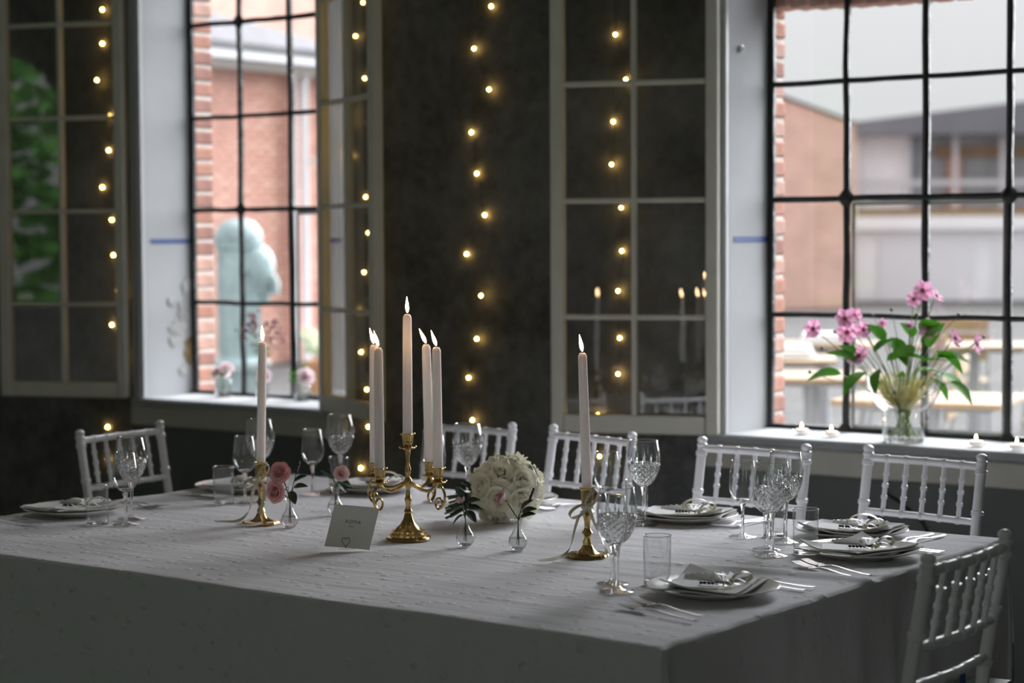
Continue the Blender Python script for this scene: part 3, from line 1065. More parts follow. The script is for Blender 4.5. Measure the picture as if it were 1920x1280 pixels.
def cloth():
    W, H = TX1 - TX0, TY1 - TY0
    drop = .735
    def axis(L, n, nd):
        a = [-drop * (1 - (i / nd) ** .75) for i in range(nd)]
        a += [-.012, -.005]
        a += [L * i / n for i in range(n + 1)]
        a += [L + .005, L + .012]
        a += [L + drop * ((i + 1) / nd) ** 1.3 for i in range(nd)]
        return sorted(set(round(q, 5) for q in a))
    S, T = axis(W, 150, 14), axis(H, 110, 14)
    vs_ = []
    for s in S:
        for t in T:
            ds = -s if s < 0 else (s - W if s > W else 0)
            dt = -t if t < 0 else (t - H if t > H else 0)
            x = TX0 + min(max(s, 0), W)
            y = TY0 + min(max(t, 0), H)
            d = max(ds, dt)
            z = TZ
            if d > 0:
                r = .012
                if d < r * 1.57:
                    a = d / r
                    off, z = r * math.sin(a), TZ - r * (1 - math.cos(a))
                else:
                    off, z = r, TZ - r - (d - r * 1.57)
                fl = min(1, d / .22)
                sg_x = -1 if s < 0 else 1
                sg_y = -1 if t < 0 else 1
                if ds > 0 and dt > 0:                  # corner: the surplus folds in
                    k = min(ds, dt) / max(ds, dt)
                    if ds >= dt:
                        x += sg_x * (off + .012 * fl)
                        y += sg_y * (off * k + .012 * fl * math.sin(k * PI))
                    else:
                        y += sg_y * (off + .012 * fl)
                        x += sg_x * (off * k + .012 * fl * math.sin(k * PI))
                elif ds > 0:
                    near = math.exp(-((y - TY0) / .35) ** 2)
                    x += sg_x * (off + fl * (.010 + (.022 + .034 * near) * math.sin(y * 30 + 2.2 * math.sin(y * 7)) * (.45 + .55 * math.sin(y * 5.1 + 1)) + .014 * math.exp(-((y - 3.56) / .035) ** 2)) + .004 * noise.noise(Vector((y * 16, 5, d * 3))))
                else:
                    y += sg_y * (off + fl * (.004 + .006 * math.sin(x * 4.3 + .6) * math.sin(x * 1.7)))
                z = max(z, .006)
            # soft creases on the top
            v = Vector((x * 2.2, y * 7.5, 3.3))
            wz = .0022 * noise.noise(v) + .0016 * noise.noise(Vector((x * 5, y * 21, 1.0))) + .0007 * noise.noise(Vector((x * 14, y * 44, 2.0)))
            # one raised fold running out to the right end, ironed creases along the length
            q = (y - 3.505 - .03 * math.sin(x * 6)) / .022
            rx = min(1, max(0, (x + 2.45) / .5))
            wz += .0075 * rx * math.exp(-q * q) - .0025 * rx * math.exp(-((q - 2.2) ** 2))
            for yc, am in ((3.335, .0016), (3.76, .0014), (3.05, .0010)):
                qq = (y - yc - .012 * math.sin(x * 2.3 + yc * 9)) / .010
                wz += am * math.exp(-qq * qq)
            z += wz * (1 if d == 0 else max(0, 1 - d / .03))
            vs_.append((x - TX0, y - TY0, z))
    n = len(T)
    fs = [(i * n + j, (i + 1) * n + j, (i + 1) * n + j + 1, i * n + j + 1) for i in range(len(S) - 1) for j in range(n - 1)]
    return MB().add(vs_, fs)


tag(cloth().build('tablecloth', M['cloth'], loc=(TX0, TY0, 0)), 'white tufted cotton tablecloth falling to the floor around the table', 'tablecloth')
TT = TZ + .0018                                       # resting height of things on the cloth

# ------------------------------------------------------------------ chiavari chairs


def bamboo(pts, r, rings, n=10, bead=1.24, w=.0045):
    """turned post: thin raised rings at the given fractions of its length"""
    P = [Vector(p) for p in pts]
    L = [0]
    for i in range(1, len(P)):
        L.append(L[-1] + (P[i] - P[i - 1]).length)
    def at(d):
        for i in range(1, len(P)):
            if d <= L[i] or i == len(P) - 1:
                return P[i - 1].lerp(P[i], (d - L[i - 1]) / (L[i] - L[i - 1]))
    st = {0: r, L[-1]: r}
    for q in range(1, 8):
        st[L[-1] * q / 8] = r
    for f in rings:
        d = f * L[-1]
        for o, k in ((-w * 1.5, 1), (-w, bead), (-w * .3, bead), (0, 1.06), (w * .3, bead), (w, bead), (w * 1.5, 1)):
            st[d + o] = r * k
    ks = sorted(k for k in st if 0 <= k <= L[-1])
    return MB().tube([at(k) for k in ks], [st[k] for k in ks], n)


def chiavari():
    t = empty('chiavari_chair')
    for sx in (-1, 1):
        pts = [(sx * .165, .075, 0), (sx * .165, .0, .43), (sx * .165, .012, .62), (sx * .165, .055, .872)]
        leg = bamboo(pts, .0125, (.2, .4, .74, .86, .975), 12).build('leg', M['chair'], t)
        MB().lathe([(.0125, 0), (.0142, .003), (.0142, .008), (.0108, .011), (.0140, .017), (.0130, .023), (.007, .028), (.0001, .029)], 12,
                   Matrix.Translation((sx * .165, .055, .868))).build('finial', M['chair'], leg)
        bamboo([(sx * .175, -.262, 0), (sx * .175, -.256, .43)], .0125, (.25, .5, .8), 12).build('leg', M['chair'], t)
    def yb(z):
        return .012 + (z - .62) * (.043 / .252) if z > .62 else .012
    for z, nm, r in ((.864, 'top_rail', .0098), (.728, 'back_rail', .0085), (.658, 'lower_back_rail', .0085)):
        rg = [(.0275 + .055 * k) / .33 for k in range(6)]
        bamboo([(-.165, yb(z), z), (0, yb(z) + .012, z), (.165, yb(z), z)], r, [(k + 1) / 6 for k in range(5)], 10, 1.22, .004).build(nm, M['chair'], t)
    for k in range(5):
        x = -.11 + .055 * k
        c = .012 * (1 - (x / .165) ** 2)
        bamboo([(x, yb(.728) + c, .728), (x, yb(.864) + c, .864)], .0062, (.28, .5, .72), 8, 1.4, .004).build('spindle', M['chair'], t)
    MB().bbox((0, -.122, .44), (.375, .295, .03), .012).build('seat', M['chair'], t)
    MB().bbox((0, -.122, .472), (.35, .27, .034), .015).build('cushion', M['cushion'], t)
    for y, z in ((-.259, .2), (-.259, .3), (.05, .16)):
        bamboo([(-.17, y, z), (.17, y, z)], .009, (.33, .66), 8).build('stretcher', M['chair'], t)
    for sx in (-1, 1):
        bamboo([(sx * .172, -.259, .24), (sx * .167, .03, .24)], .009, (.33, .66), 8).build('stretcher', M['chair'], t)
    return t


ch = chiavari()
# place so that the finials stand at the photographed points: (x, y of back centre at the top), turn
CHAIRS = [((-3.615, 4.64), R(-3), 'white chiavari chair behind the candelabra at the far side'),
          ((-3.157, 4.617), R(-13), 'white chiavari chair behind the white bouquet and right candlestick'),
          ((-2.608, 4.572), R(-4), 'white chiavari chair at the far side under the left end of the right sill'),
          ((-2.136, 4.610), R(-7), 'white chiavari chair furthest right at the far side, below the anemone vase'),
          ((-4.362, 3.929), R(94), 'white chiavari chair at the left end of the table'),
          ((-1.420, 3.252), R(-90), 'white chiavari chair at the right end, seen from behind in shade')]
for i, (p, a, lab) in enumerate(CHAIRS):
    o = ch if i == 0 else copy_tree(ch)
    off = Matrix.Rotation(a, 3, 'Z') @ Vector((0, .058, 0))
    rotated(o, (p[0] - off.x, p[1] - off.y, 0), a)
    tag(o, lab, 'chair', 'white chiavari chairs')

# ------------------------------------------------------------------ glasses


def ring(r, z, t):
    return MB().lathe([(r + t * math.cos(k * PI / 3), z + t * math.sin(k * PI / 3)) for k in range(6)], 40, close=True)


def wine_cut():
    t = empty('crystal_wine_glass')
    MB().lathe([(.0001, 0), (.034, 0), (.0345, .0015), (.030, .003), (.012, .0055), (.0055, .011), (.0001, .0115)], 32).build('foot', M['glass_foot'], t)
    MB().lathe([(.0001, .0110), (.0052, .0112), (.0042, .03), (.0042, .06), (.0052, .08), (.0085, .0915), (.0001, .0925)], 16).build('stem', M['glass'], t)
    prof = [(.0085, .0935), (.020, .101), (.029, .112), (.0350, .126)]
    out_ = [(.0350, .1265), (.0385, .145), (.0392, .158), (.0375, .178), (.0335, .2015)]
    inn = [(r - .0011, z) for r, z in reversed(out_)]
    MB().lathe(out_ + [(.0330, .2022)] + inn, 40, close=True).build('bowl', M['glass_thin'], t)
    ring(.0333, .2020, .0009).build('rim', M['rim'], t)
    def cut(r, z, a, j):
        if j == 0 or j > 12:
            return r
        k = 14
        return r * (1 - .055 * abs(((a * k / (2 * PI) + j * .5) % 1) * 2 - 1) * min(1, j / 3))
    p2 = [(.0085, .0932), (.0155, .0965), (.0215, .1015), (.0262, .1080), (.0302, .1145), (.0330, .1210), (.0354, .1270), (.0372, .1330), (.0385, .1390), (.0392, .1440), (.0394, .1480)]
    inn2 = [(r - .0032, z + .0012) for r, z in reversed(p2[1:])] + [(.0001, .0985)]
    b = MB()
    n = 56
    prof2 = p2 + inn2
    b.lathe([(.0001, .0930)] + prof2, n, None, lambda r, z, a, j: cut(r, z, a, j) if 0 < j <= len(p2) else r)
    b.build('cut_bowl', M['crystal'], t, smooth=False)
    # fan of upright wedge cuts
    for k in range(14):
        a = 2 * PI * k / 14
        m = Matrix.Rotation(a, 4, 'Z')
        w = MB()
        w.add([(.0392, 0, .146), (.0396, .0022, .156), (.0402, 0, .158), (.0396, -.0022, .156), (.0386, 0, .172), (.0380, 0, .158)],
              [(0, 1, 2), (0, 2, 3), (2, 1, 4), (2, 4, 3), (0, 5, 1), (0, 3, 5), (5, 4, 1), (5, 3, 4)], m)
        w.build('wedge_cut', M['crystal'], t, smooth=False)
    return t


def wine_plain():
    t = empty('plain_wine_glass')
    MB().lathe([(.0001, 0), (.0315, 0), (.032, .0015), (.028, .003), (.011, .0055), (.005, .010), (.0001, .0105)], 32).build('foot', M['glass_foot'], t)
    MB().lathe([(.0001, .010), (.0048, .0102), (.0036, .03), (.0036, .055), (.0045, .068), (.008, .077), (.0001, .078)], 16).build('stem', M['glass'], t)
    out_ = [(.004, .0788), (.0145, .084), (.024, .0925), (.0300, .104), (.0318, .116), (.0308, .134), (.0280, .156), (.0255, .1745)]
    inn = [(max(r - .001, .0002), z + (.0012 if i > 3 else 0)) for i, (r, z) in enumerate(reversed(out_))]
    MB().lathe(out_ + [(.0250, .1752)] + inn, 40, close=True).build('bowl', M['glass_thin'], t)
    ring(.0253, .1750, .0008).build('rim', M['rim'], t)
    MB().lathe([(.0001, .0785), (.010, .0815), (.016, .0862), (.012, .0882), (.0001, .0872)], 24).build('bowl_base', M['glass'], t)
    return t


def tumbler():
    t = empty('water_glass')
    out_ = [(.0262, .004), (.0268, .02), (.0274, .06), (.0280, .0965)]
    inn = [(r - .0013, z) for r, z in reversed(out_)]
    MB().lathe(out_ + [(.0274, .0972)] + inn, 40, close=True).build('wall', M['glass_thin'], t)
    ring(.0277, .0970, .0009).build('rim', M['rim'], t)
    MB().lathe([(.0001, 0), (.0245, 0), (.0262, .002), (.0262, .0075), (.0245, .0085), (.0001, .0075)], 32).build('base', M['glass'], t)
    return t


g1, g2, g3 = wine_cut(), wine_plain(), tumbler()
CUT = [((-2.099, 3.151), 'crystal wine glass with fan cuts, largest, beside the frontmost plate'), ((-2.066, 3.700), 'cut crystal wine glass by the right end of the table, frontmost of that cluster'),
       ((-2.135, 3.885), 'cut crystal wine glass tallest at the back of the right cluster'), ((-2.540, 3.929), 'cut crystal wine glass right of the right candlestick, before the dark wall'),
       ((-3.150, 4.030), 'cut crystal wine glass just behind the white rose bouquet'), ((-3.609, 4.050), 'cut crystal wine glass left of the candelabra at the far edge'),
       ((-3.700, 3.830), 'cut crystal wine glass behind the left candle'), ((-3.625, 3.300), 'cut crystal wine glass behind the left end chair setting glass')]
PLN = [((-2.150, 3.212), 'plain wine glass hidden behind the largest crystal glass'), ((-2.115, 3.765), 'plain wine glass inside the outline of the right crystal glass'),
       ((-2.250, 3.894), 'plain tulip wine glass standing free left of the right cluster'), ((-2.612, 3.880), 'plain tulip wine glass between the right candle and a crystal glass'),
       ((-3.205, 3.960), 'plain wine glass behind the right candelabra candles'), ((-3.576, 3.901), 'plain tulip wine glass left of the candelabra, beside a tumbler'),
       ((-3.600, 3.668), 'plain wine glass left of the left candle'), ((-3.564, 3.225), 'plain wine glass furthest left, in front of the end chair')]
TUM = [((-2.078, 3.262), 'water tumbler behind the frontmost plate'), ((-2.020, 3.765), 'water tumbler at the right end of the table'),
       ((-2.195, 3.945), 'water tumbler behind the right crystal glass'), ((-2.600, 3.990), 'water tumbler behind the crystal glass near the right candlestick'),
       ((-3.540, 3.965), 'water tumbler between two wine glasses left of the candelabra'), ((-3.640, 3.630), 'water tumbler left of the left candlestick'),
       ((-3.626, 3.190), 'water tumbler furthest left on the table')]
for proto, lst, grp in ((g1, CUT, 'cut crystal wine glasses'), (g2, PLN, 'plain wine glasses'), (g3, TUM, 'water tumblers')):
    for i, (p, lab) in enumerate(lst):
        o = proto if i == 0 else copy_tree(proto)
        rotated(o, (p[0], p[1], TT), i * .7)
        tag(o, lab, 'glass', grp)


# ------------------------------------------------------------------ ribbon, flowers, leaves: shared shapes
def bow(sc=1.0, tails=True):
    b = MB()
    for sx in (-1, 1):
        pts, wd = [], []
        for i in range(15):
            a = i / 14 * 2 * PI
            r = .022 * sc
            pts.append((sx * (r - r * math.cos(a)) * 1.0, .004 * math.sin(a) * sc, (.010 * math.sin(a) + .006) * sc + .004 * sc * (1 - math.cos(a))))
            wd.append((0, .011 * sc * (.55 + .45 * (1 - math.cos(a)) / 2), 0.002))
        b.strip(pts, wd)
        if tails:
            pts, wd = [], []
            for i in range(9):
                q = i / 8
                pts.append((sx * (.004 + .034 * q) * sc, -(.006 + .022 * q) * sc, (.006 + .005 * math.sin(q * 5 + sx)) * sc))
                wd.append((.004 * sc, .009 * sc, .001))
            b.strip(pts, wd)
    b.ball((0, 0, .006 * sc), .006 * sc, 8, None, (1, 1, .8))
    return b


def rose(Rr=.03, n=17, seed=0):
    """tight spiral heart, then rings of cupped petals that roll back at the rim"""
    random.seed(seed)
    b = MB()
    rings = [(3, .26, 1.20, .02, 1.25), (4, .44, 1.14, .10, 1.0), (5, .66, 1.02, .26, .86), (6, .90, .80, .44, .74)]
    b.ball((0, 0, Rr * .70), Rr * .20, 8, None, (1, 1, 1.6))
    a00 = random.uniform(0, 6)
    for ri, (cnt, rad, hgt, roll, half) in enumerate(rings):
        for k in range(cnt):
            a0 = a00 + ri * .9 + k * 2 * PI / cnt + random.uniform(-.12, .12)
            jit = random.uniform(.94, 1.06)
            def fn(u, v, a0=a0, rad=rad * jit, hgt=hgt * jit, roll=roll, half=half):
                uu = u * 2 - 1
                a = a0 + uu * half * (.35 + .75 * math.sin(PI * (.12 + .62 * v)))
                cupf = .30 + .70 * math.sin(min(1, v * 1.15) * PI / 2)
                over = max(0, v - .66) / .34
                rr = Rr * rad * (cupf - .10 * uu * uu + .07 * uu) + Rr * roll * over ** 1.3 * (1 - .25 * abs(uu))
                zz = Rr * hgt * (v ** .85) * (1 - .16 * uu * uu * v) - Rr * roll * .55 * over ** 2
                return (rr * math.cos(a), rr * math.sin(a), zz)
            b.grid(fn, 7, 7, None, Rr * .022)
    return b


def leaf(L=.04, W=.018, bend=.25):
    def fn(u, v):
        w = W * (math.sin(PI * u ** .8) ** .8 if 0 < u < 1 else 0.0) + .0004
        vv = (v - .5) * 2
        return (L * u, w * vv * .5, -bend * L * u * u + .18 * W * abs(vv) * math.sin(PI * u))
    return MB().grid(fn, 8, 4, None, .0006)


def put(o, loc, d, roll=0.0, axis='X'):
    """aim the object's axis along d"""
    q = Vector(d).normalized().to_track_quat(axis, 'Z' if axis == 'X' else 'Y')
    o.location = loc
    o.rotation_mode = 'QUATERNION'
    from mathutils import Quaternion
    o.rotation_quaternion = q @ Quaternion((1, 0, 0) if axis == 'X' else (0, 0, 1), roll)
    return o


leaf_me = leaf().mesh('leaf')
leaf_me.materials.append(M['leaf'])
leafb_me = leaf(.085, .045, .35).mesh('leaf')
leafb_me.materials.append(M['leaf_b'])


def linked(name, me, parent):
    o = bpy.data.objects.new(name, me)
    COL.objects.link(o)
    o.parent = parent
    return o


# ------------------------------------------------------------------ place settings
def plate():
    b = MB()
    prof = [(.0001, .002), (.060, .002), (.064, 0), (.072, 0), (.080, .003), (.105, .011), (.127, .0165), (.1285, .018), (.127, .0192), (.104, .0145), (.082, .0075), (.07, .0055), (.0001, .0055)]
    return b.lathe(prof, 64)


plate_me = plate().mesh('dinner_plate')
plate_me.materials.append(M['china'])


def napkin_sheet(seed):
    """linen square folded once, the lower layer slipping out, one corner turned up"""
    random.seed(seed)
    ph = random.uniform(0, 6)
    b = MB()
    for layer, (sx, sy, z0, rot) in enumerate(((.205, .165, .0128, .0), (.196, .150, .0172, .07))):
        def fn(u, v):
            x, y = (u - .5) * sx, (v - .5) * sy
            x += .006 * math.sin(5 * v + ph)
            y += .006 * math.sin(4 * u + ph * 2)
            e = max(abs(u - .5), abs(v - .5)) * 2
            rim = .0075 * max(0, e - .62) / .38
            cu, cv = (1 if layer == 0 else 0), 1
            turn = max(0, 1 - math.hypot(u - cu, v - cv) / .42) ** 1.5 * .016
            z = z0 + rim + turn + .0014 * math.sin(6 * u + ph) * math.sin(5 * v + layer)
            c, s_ = math.cos(rot), math.sin(rot)
            return (x * c - y * s_, x * s_ + y * c, z)
        b.grid(fn, 20, 18, None, .0028)
    return b


NP = [napkin_sheet(k).mesh('napkin') for k in range(3)]
for me in NP:
    me.materials.append(M['napkin'])
card_me = MB().bbox((0, 0, 0), (.095, .062, .0012), .0005).mesh('card', False)
card_me.materials.append(M['card'])
fan_me = MB()
for k in range(9):                                    # pleated paper fan
    a = -.75 + k * .19
    m = Matrix.Rotation(a, 4, 'Z')
    fan_me.add([(0, 0, .001), (-.009, .085, .001), (0, .087, .006), (.009, .085, .001), (0, 0, .0022), (-.009, .085, .0022), (0, .087, .0072), (.009, .085, .0022)],
               [(0, 2, 1), (0, 3, 2), (4, 5, 6), (4, 6, 7), (1, 2, 6, 5), (2, 3, 7, 6)], m)
fan_me = fan_me.mesh('paper_fan', False)
fan_me.materials.append(M['card'])
bow_me = bow(1.0).mesh('ribbon_bow')
bow_me.materials.append(M['ribbon'])
sprig_b = MB()
for k in range(5):
    sprig_b.ball((k * .0075 - .015, .0016 * (-1) ** k, .003 + .0006 * (k % 2)), .0035, 8, None, (1.15, .9, .9))
sprig_me = sprig_b.mesh('lavender_buds')
sprig_me.materials.append(M['berry'])
loop_b = MB()
lp, lw = [], []
for i in range(16):
    a = -.3 + i / 15 * 3.6
    lp.append((.034 * math.cos(a), 0.006 * math.sin(a * .7), .019 * math.sin(a) + .007))
    lw.append((0, .016, .002))
loop_b.strip(lp, lw)
loop_me = loop_b.mesh('ribbon_loop')
loop_me.materials.append(M['ribbon'])

SET = [((-1.935, 3.235), PI / 2, 'frontmost, at the near right corner of the table', 1.0), ((-1.910, 3.800), PI / 2, 'at the right end beside the shaded chair', 1.0),
       ((-2.055, 4.050), PI, 'at the far side before the rightmost far chair', 1.0), ((-2.500, 4.050), PI, 'at the far side right of the tall crystal glass', 1.0),
       ((-3.040, 4.060), PI, 'at the far side just right of the bouquet', 1.0), ((-3.490, 4.060), PI, 'at the far side behind the candelabra', 1.0),
       ((-3.800, 3.860), -PI / 2, 'at the left end before the left end chair', 1.0), ((-3.815, 3.285), -PI / 2, 'furthest left on the table', 1.0)]
for i, (p, a, w_, s_) in enumerate(SET):
    o = bpy.data.objects.new('dinner_plate', plate_me)
    COL.objects.link(o)
    rotated(o, (p[0], p[1], TT), a)
    tag(o, 'cream dinner plate ' + w_, 'plate', 'dinner plates')
    o = bpy.data.objects.new('napkin', NP[i % 3])
    COL.objects.link(o)
    rotated(o, (p[0], p[1], TT), a + (.15, -.25, .1, .3, -.1, .2, .1, -.2)[i])
    tag(o, 'white linen napkin on the plate ' + w_, 'napkin', 'folded napkins')
    t = empty('menu_card', (p[0], p[1], TT + .0205))
    t.rotation_euler = (0, 0, YAW + (.1, .15, -.2, .2, 0, .1, -.1, .1)[i])
    tag(t, 'card with bow on the plate ' + w_, 'card', 'menu cards on napkins')
    c = linked('card', card_me, t)
    c.location = (-.035, -.005, .0)
    c.rotation_euler = (.04, .03, -.35)
    f = linked('paper_fan', fan_me, t)
    f.location = (.02, .0, .0008)
    s1 = linked('lavender_buds', sprig_me, t)
    s1.location = (-.012, -.022, .0012)
    s1.rotation_euler = (0, 0, -.35)
    bw = linked('ribbon_bow', bow_me, t)
    bw.location = (.032, -.024, .0014)
    bw.rotation_euler = (0, 0, .35)
    if i in (2, 3, 5):
        lo = linked('ribbon_loop', loop_me, t)
        lo.location = (.028, -.006, .004)


# cutlery
def cutlery(kind):
    b = MB()
    L = .205
    hw = {'fork': .0048, 'knife': .0055}[kind]
    sec = [(0, hw * 1.15, .0030), (.02, hw * 1.1, .0024), (.06, hw * .85, .0032), (.095, hw * .62, .0060), (.118, hw * .55, .0066)]
    if kind == 'fork':
        sec += [(.130, .0075, .0048), (.140, .0115, .0028), (.152, .0122, .0022)]
    else:
        sec += [(.126, .0075, .0060), (.16, .0088, .0060), (.19, .0078, .0060), (.205, .0020, .0060)]
    rows_ = []
    th = .0016 if kind == 'fork' else .0014
    for (x, w, z) in sec:
        rows_.append([(x, -w, z), (x, -w * .6, z + th * .6), (x, w * .6, z + th * .6), (x, w, z), (x, w * .6, z - th * .6), (x, -w * .6, z - th * .6)])
    vs_ = [q for r_ in rows_ for q in r_]
    fs = []
    for i in range(len(sec) - 1):
        for k in range(6):
            fs.append((i * 6 + k, i * 6 + (k + 1) % 6, (i + 1) * 6 + (k + 1) % 6, (i + 1) * 6 + k))
    fs.append(tuple(range(5, -1, -1)))
    fs.append(tuple((len(sec) - 1) * 6 + k for k in range(6)))
    b.add(vs_, fs)
    if kind == 'fork':
        for k in range(4):
            y = -.0093 + k * .0062
            b.tube([(.150, y, .0022), (.170, y * .97, .0026), (.188, y * .93, .0048), (.203, y * .9, .0085)], [.0022, .0017, .0014, .0007], 6)
    return b


fk = cutlery('fork').mesh('fork')
fk.materials.append(M['silver'])
kf = cutlery('knife').mesh('knife')
kf.materials.append(M['silver'])
CUTL = [('fork', (-1.816, 2.973), (-2.042, 3.035), 'outer dinner fork in front of the frontmost plate'), ('fork', (-1.826, 3.012), (-2.053, 3.094), 'inner dinner fork nearest to the frontmost plate'),
        ('knife', (-1.800, 3.392), (-2.005, 3.395), 'outer knife behind the frontmost plate'), ('knife', (-1.800, 3.352), (-2.005, 3.372), 'inner knife behind the frontmost plate'),
        ('fork', (-1.779, 3.536), (-1.985, 3.628), 'outer fork at the right end, nearer to the fold'), ('fork', (-1.774, 3.578), (-1.985, 3.662), 'inner fork at the right end plate'),
        ('knife', (-1.780, 3.945), (-1.985, 3.950), 'knife behind the right end plate'), ('knife', (-1.780, 3.925), (-1.985, 3.925), 'second knife behind the right end plate'),
        ('fork', (-1.880, 4.165), (-1.905, 3.955), 'outer fork at the far side, rightmost'), ('fork', (-1.910, 4.165), (-1.925, 3.960), 'inner fork at the far side, right of the far plate'),
        ('fork', (-2.330, 4.175), (-2.350, 3.965), 'outer fork beside the far plate right of the crystal glass'), ('fork', (-2.355, 4.175), (-2.372, 3.970), 'inner fork beside the far plate right of the crystal glass'),
        ('fork', (-2.872, 4.180), (-2.885, 3.970), 'outer fork right of the plate by the bouquet'), ('fork', (-2.895, 4.180), (-2.908, 3.970), 'inner fork right of the plate by the bouquet'),
        ('knife', (-3.905, 3.690), (-3.700, 3.690), 'outer knife at the left end chair setting'), ('knife', (-3.905, 3.715), (-3.700, 3.712), 'inner knife at the left end chair setting'),
        ('knife', (-3.915, 3.110), (-3.710, 3.090), 'outer knife furthest left on the table'), ('knife', (-3.915, 3.135), (-3.710, 3.115), 'inner knife furthest left on the table'),
        ('fork', (-3.905, 3.465), (-3.700, 3.468), 'inner fork right of the furthest left plate'), ('fork', (-3.905, 3.490), (-3.700, 3.495), 'outer fork right of the furthest left plate')]
for kd, e0, e1, lab in CUTL:
    o = bpy.data.objects.new(kd, fk if kd == 'fork' else kf)
    COL.objects.link(o)
    rotated(o, (e0[0], e0[1], TT + .0006), math.atan2(e1[1] - e0[1], e1[0] - e0[0]))
    tag(o, lab, kd, 'table cutlery')

# ------------------------------------------------------------------ candles and holders
flame_prof = [(.0001, 0), (.0020, .003), (.0034, .008), (.0040, .013), (.0034, .020), (.0020, .028), (.0007, .035), (.0001, .038)]


def candle(name, base, lean, L=.300, r=.0112, label='', lean_flame=(-.1, 0), group='lit dinner candles'):
    t = empty(name, base)
    t.rotation_euler = (-lean[1], lean[0], YAW)
    rt = r * .88
    pr = [(.0001, 0), (r * .95, 0), (r, .004), (r * .99, L * .3), (r * .95, L * .7), (rt, L - .012), (rt, L - .006), (rt * .93, L - .002), (rt * .6, L + .0035), (rt * .45, L + .0025), (.0001, L + .0015)]
    MB().lathe(pr, 20).build('wax', M['wax'], t)
    MB().tube([(0, 0, L), (.0003, 0, L + .004), (.0012, 0, L + .0085)], .0008, 6).build('wick', M['wick'], t)
    f = MB().lathe(flame_prof, 12).build('flame', M['flame'], t, loc=(.0004, 0, L + .0055))
    f.rotation_euler = (lean_flame[1], lean_flame[0], 0)
    tag(t, label, 'candle', group)
    return t


cl = empty('candelabra', (-2.858, 3.436, TT), YAW)
tag(cl, 'five-armed polished brass candelabra in the middle of the table', 'candelabra')
MB().lathe([(.0001, 0), (.050, 0), (.0515, .003), (.049, .007), (.044, .0085), (.0435, .013), (.038, .0165), (.0375, .021), (.030, .0245), (.0185, .035), (.0115, .047), (.0080, .060), (.0098, .064), (.007, .070)], 40).build('base', M['brass'], cl)
MB().lathe([(.007, .069), (.0055, .076), (.0075, .086), (.0085, .092), (.0065, .096), (.0045, .112), (.0052, .118), (.0095, .124), (.0105, .131), (.0085, .138), (.0048, .143), (.0065, .152), (.0075, .160), (.0042, .170), (.0045, .185), (.0065, .198), (.005, .205)], 24).build('stem', M['brass'], cl)


def cup(parent, loc, nm='candle_cup'):
    b = MB()
    b.lathe([(.004, -.016), (.006, -.012), (.0165, -.0095), (.0185, -.007), (.0175, -.006), (.0085, -.008), (.0085, -.003), (.0105, 0), (.0125, .012), (.0135, .022), (.0150, .0245), (.0138, .0255), (.0122, .024), (.0118, .004), (.0001, .003)], 28)
    o = b.build(nm, M['brass'], parent, loc=loc)
    for k in range(4):
        a = k * PI / 2 + .5
        MB().ball((.0165 * math.cos(a), .0165 * math.sin(a), .024), .0026, 8).build('bead', M['brass'], o)
        MB().ball((.0195 * math.cos(a), .0195 * math.sin(a), -.006), .0026, 8).build('bead', M['brass'], o)
    return o


cup(cl, (0, 0, .2165))
ARMS = [(-.0600, -.060), (.0705, -.055), (-.0795, .055), (.0470, .068)]
for (ax, ay) in ARMS:
    d = Vector((ax, ay, 0))
    pts = [d * q + Vector((0, 0, z)) for q, z in ((0, .131), (.12, .129), (.28, .121), (.45, .1155), (.62, .114), (.78, .118), (.90, .124), (1.0, .134))]
    MB().tube(pts, [.0046, .0044, .004, .0038, .0038, .0038, .0038, .004], 8).build('arm', M['brass'], cl)
    u = d.normalized()
    cp = []
    for i in range(26):                                # scroll hanging under the cup
        a = i / 25 * 3.6 * PI / 1.2
        rr = .0185 * (1 - .62 * i / 25)
        cp.append(d + u * (.004 + rr * math.sin(a) * .95) + Vector((0, 0, .112 - .022 * min(1, i / 9) + rr * (math.cos(a)))))
    MB().tube(cp, [.0032 - .0012 * i / 25 for i in range(26)], 6).build('scroll', M['brass'], cl)
    cup(cl, (ax, ay, .1445))

cm = Matrix.Rotation(YAW, 3, 'Z')
CB = Vector((-2.858, 3.436, TT))
for (ax, ay, z, ln, fl, lab) in ((0, 0, .2205, (.004, 0), (-.03, 0), 'tallest lit candle in the centre of the candelabra'),
                                 (-.0600, -.060, .1485, (-.002, 0), (-.28, 0), 'lit candle at the front left arm of the candelabra'),
                                 (.0705, -.055, .1485, (-.006, 0), (-.32, 0), 'lit candle at the front right arm of the candelabra'),
                                 (-.0795, .055, .1485, (.002, 0), (-.26, 0), 'lit candle at the back left arm of the candelabra'),
                                 (.0470, .068, .1485, (-.022, 0), (-.42, 0), 'lit candle leaning at the back right arm of the candelabra')):
    p = CB + cm @ Vector((ax, ay, 0)) + Vector((0, 0, z))
    candle('dinner_candle', p, ln, .288, .0113, lab, fl)


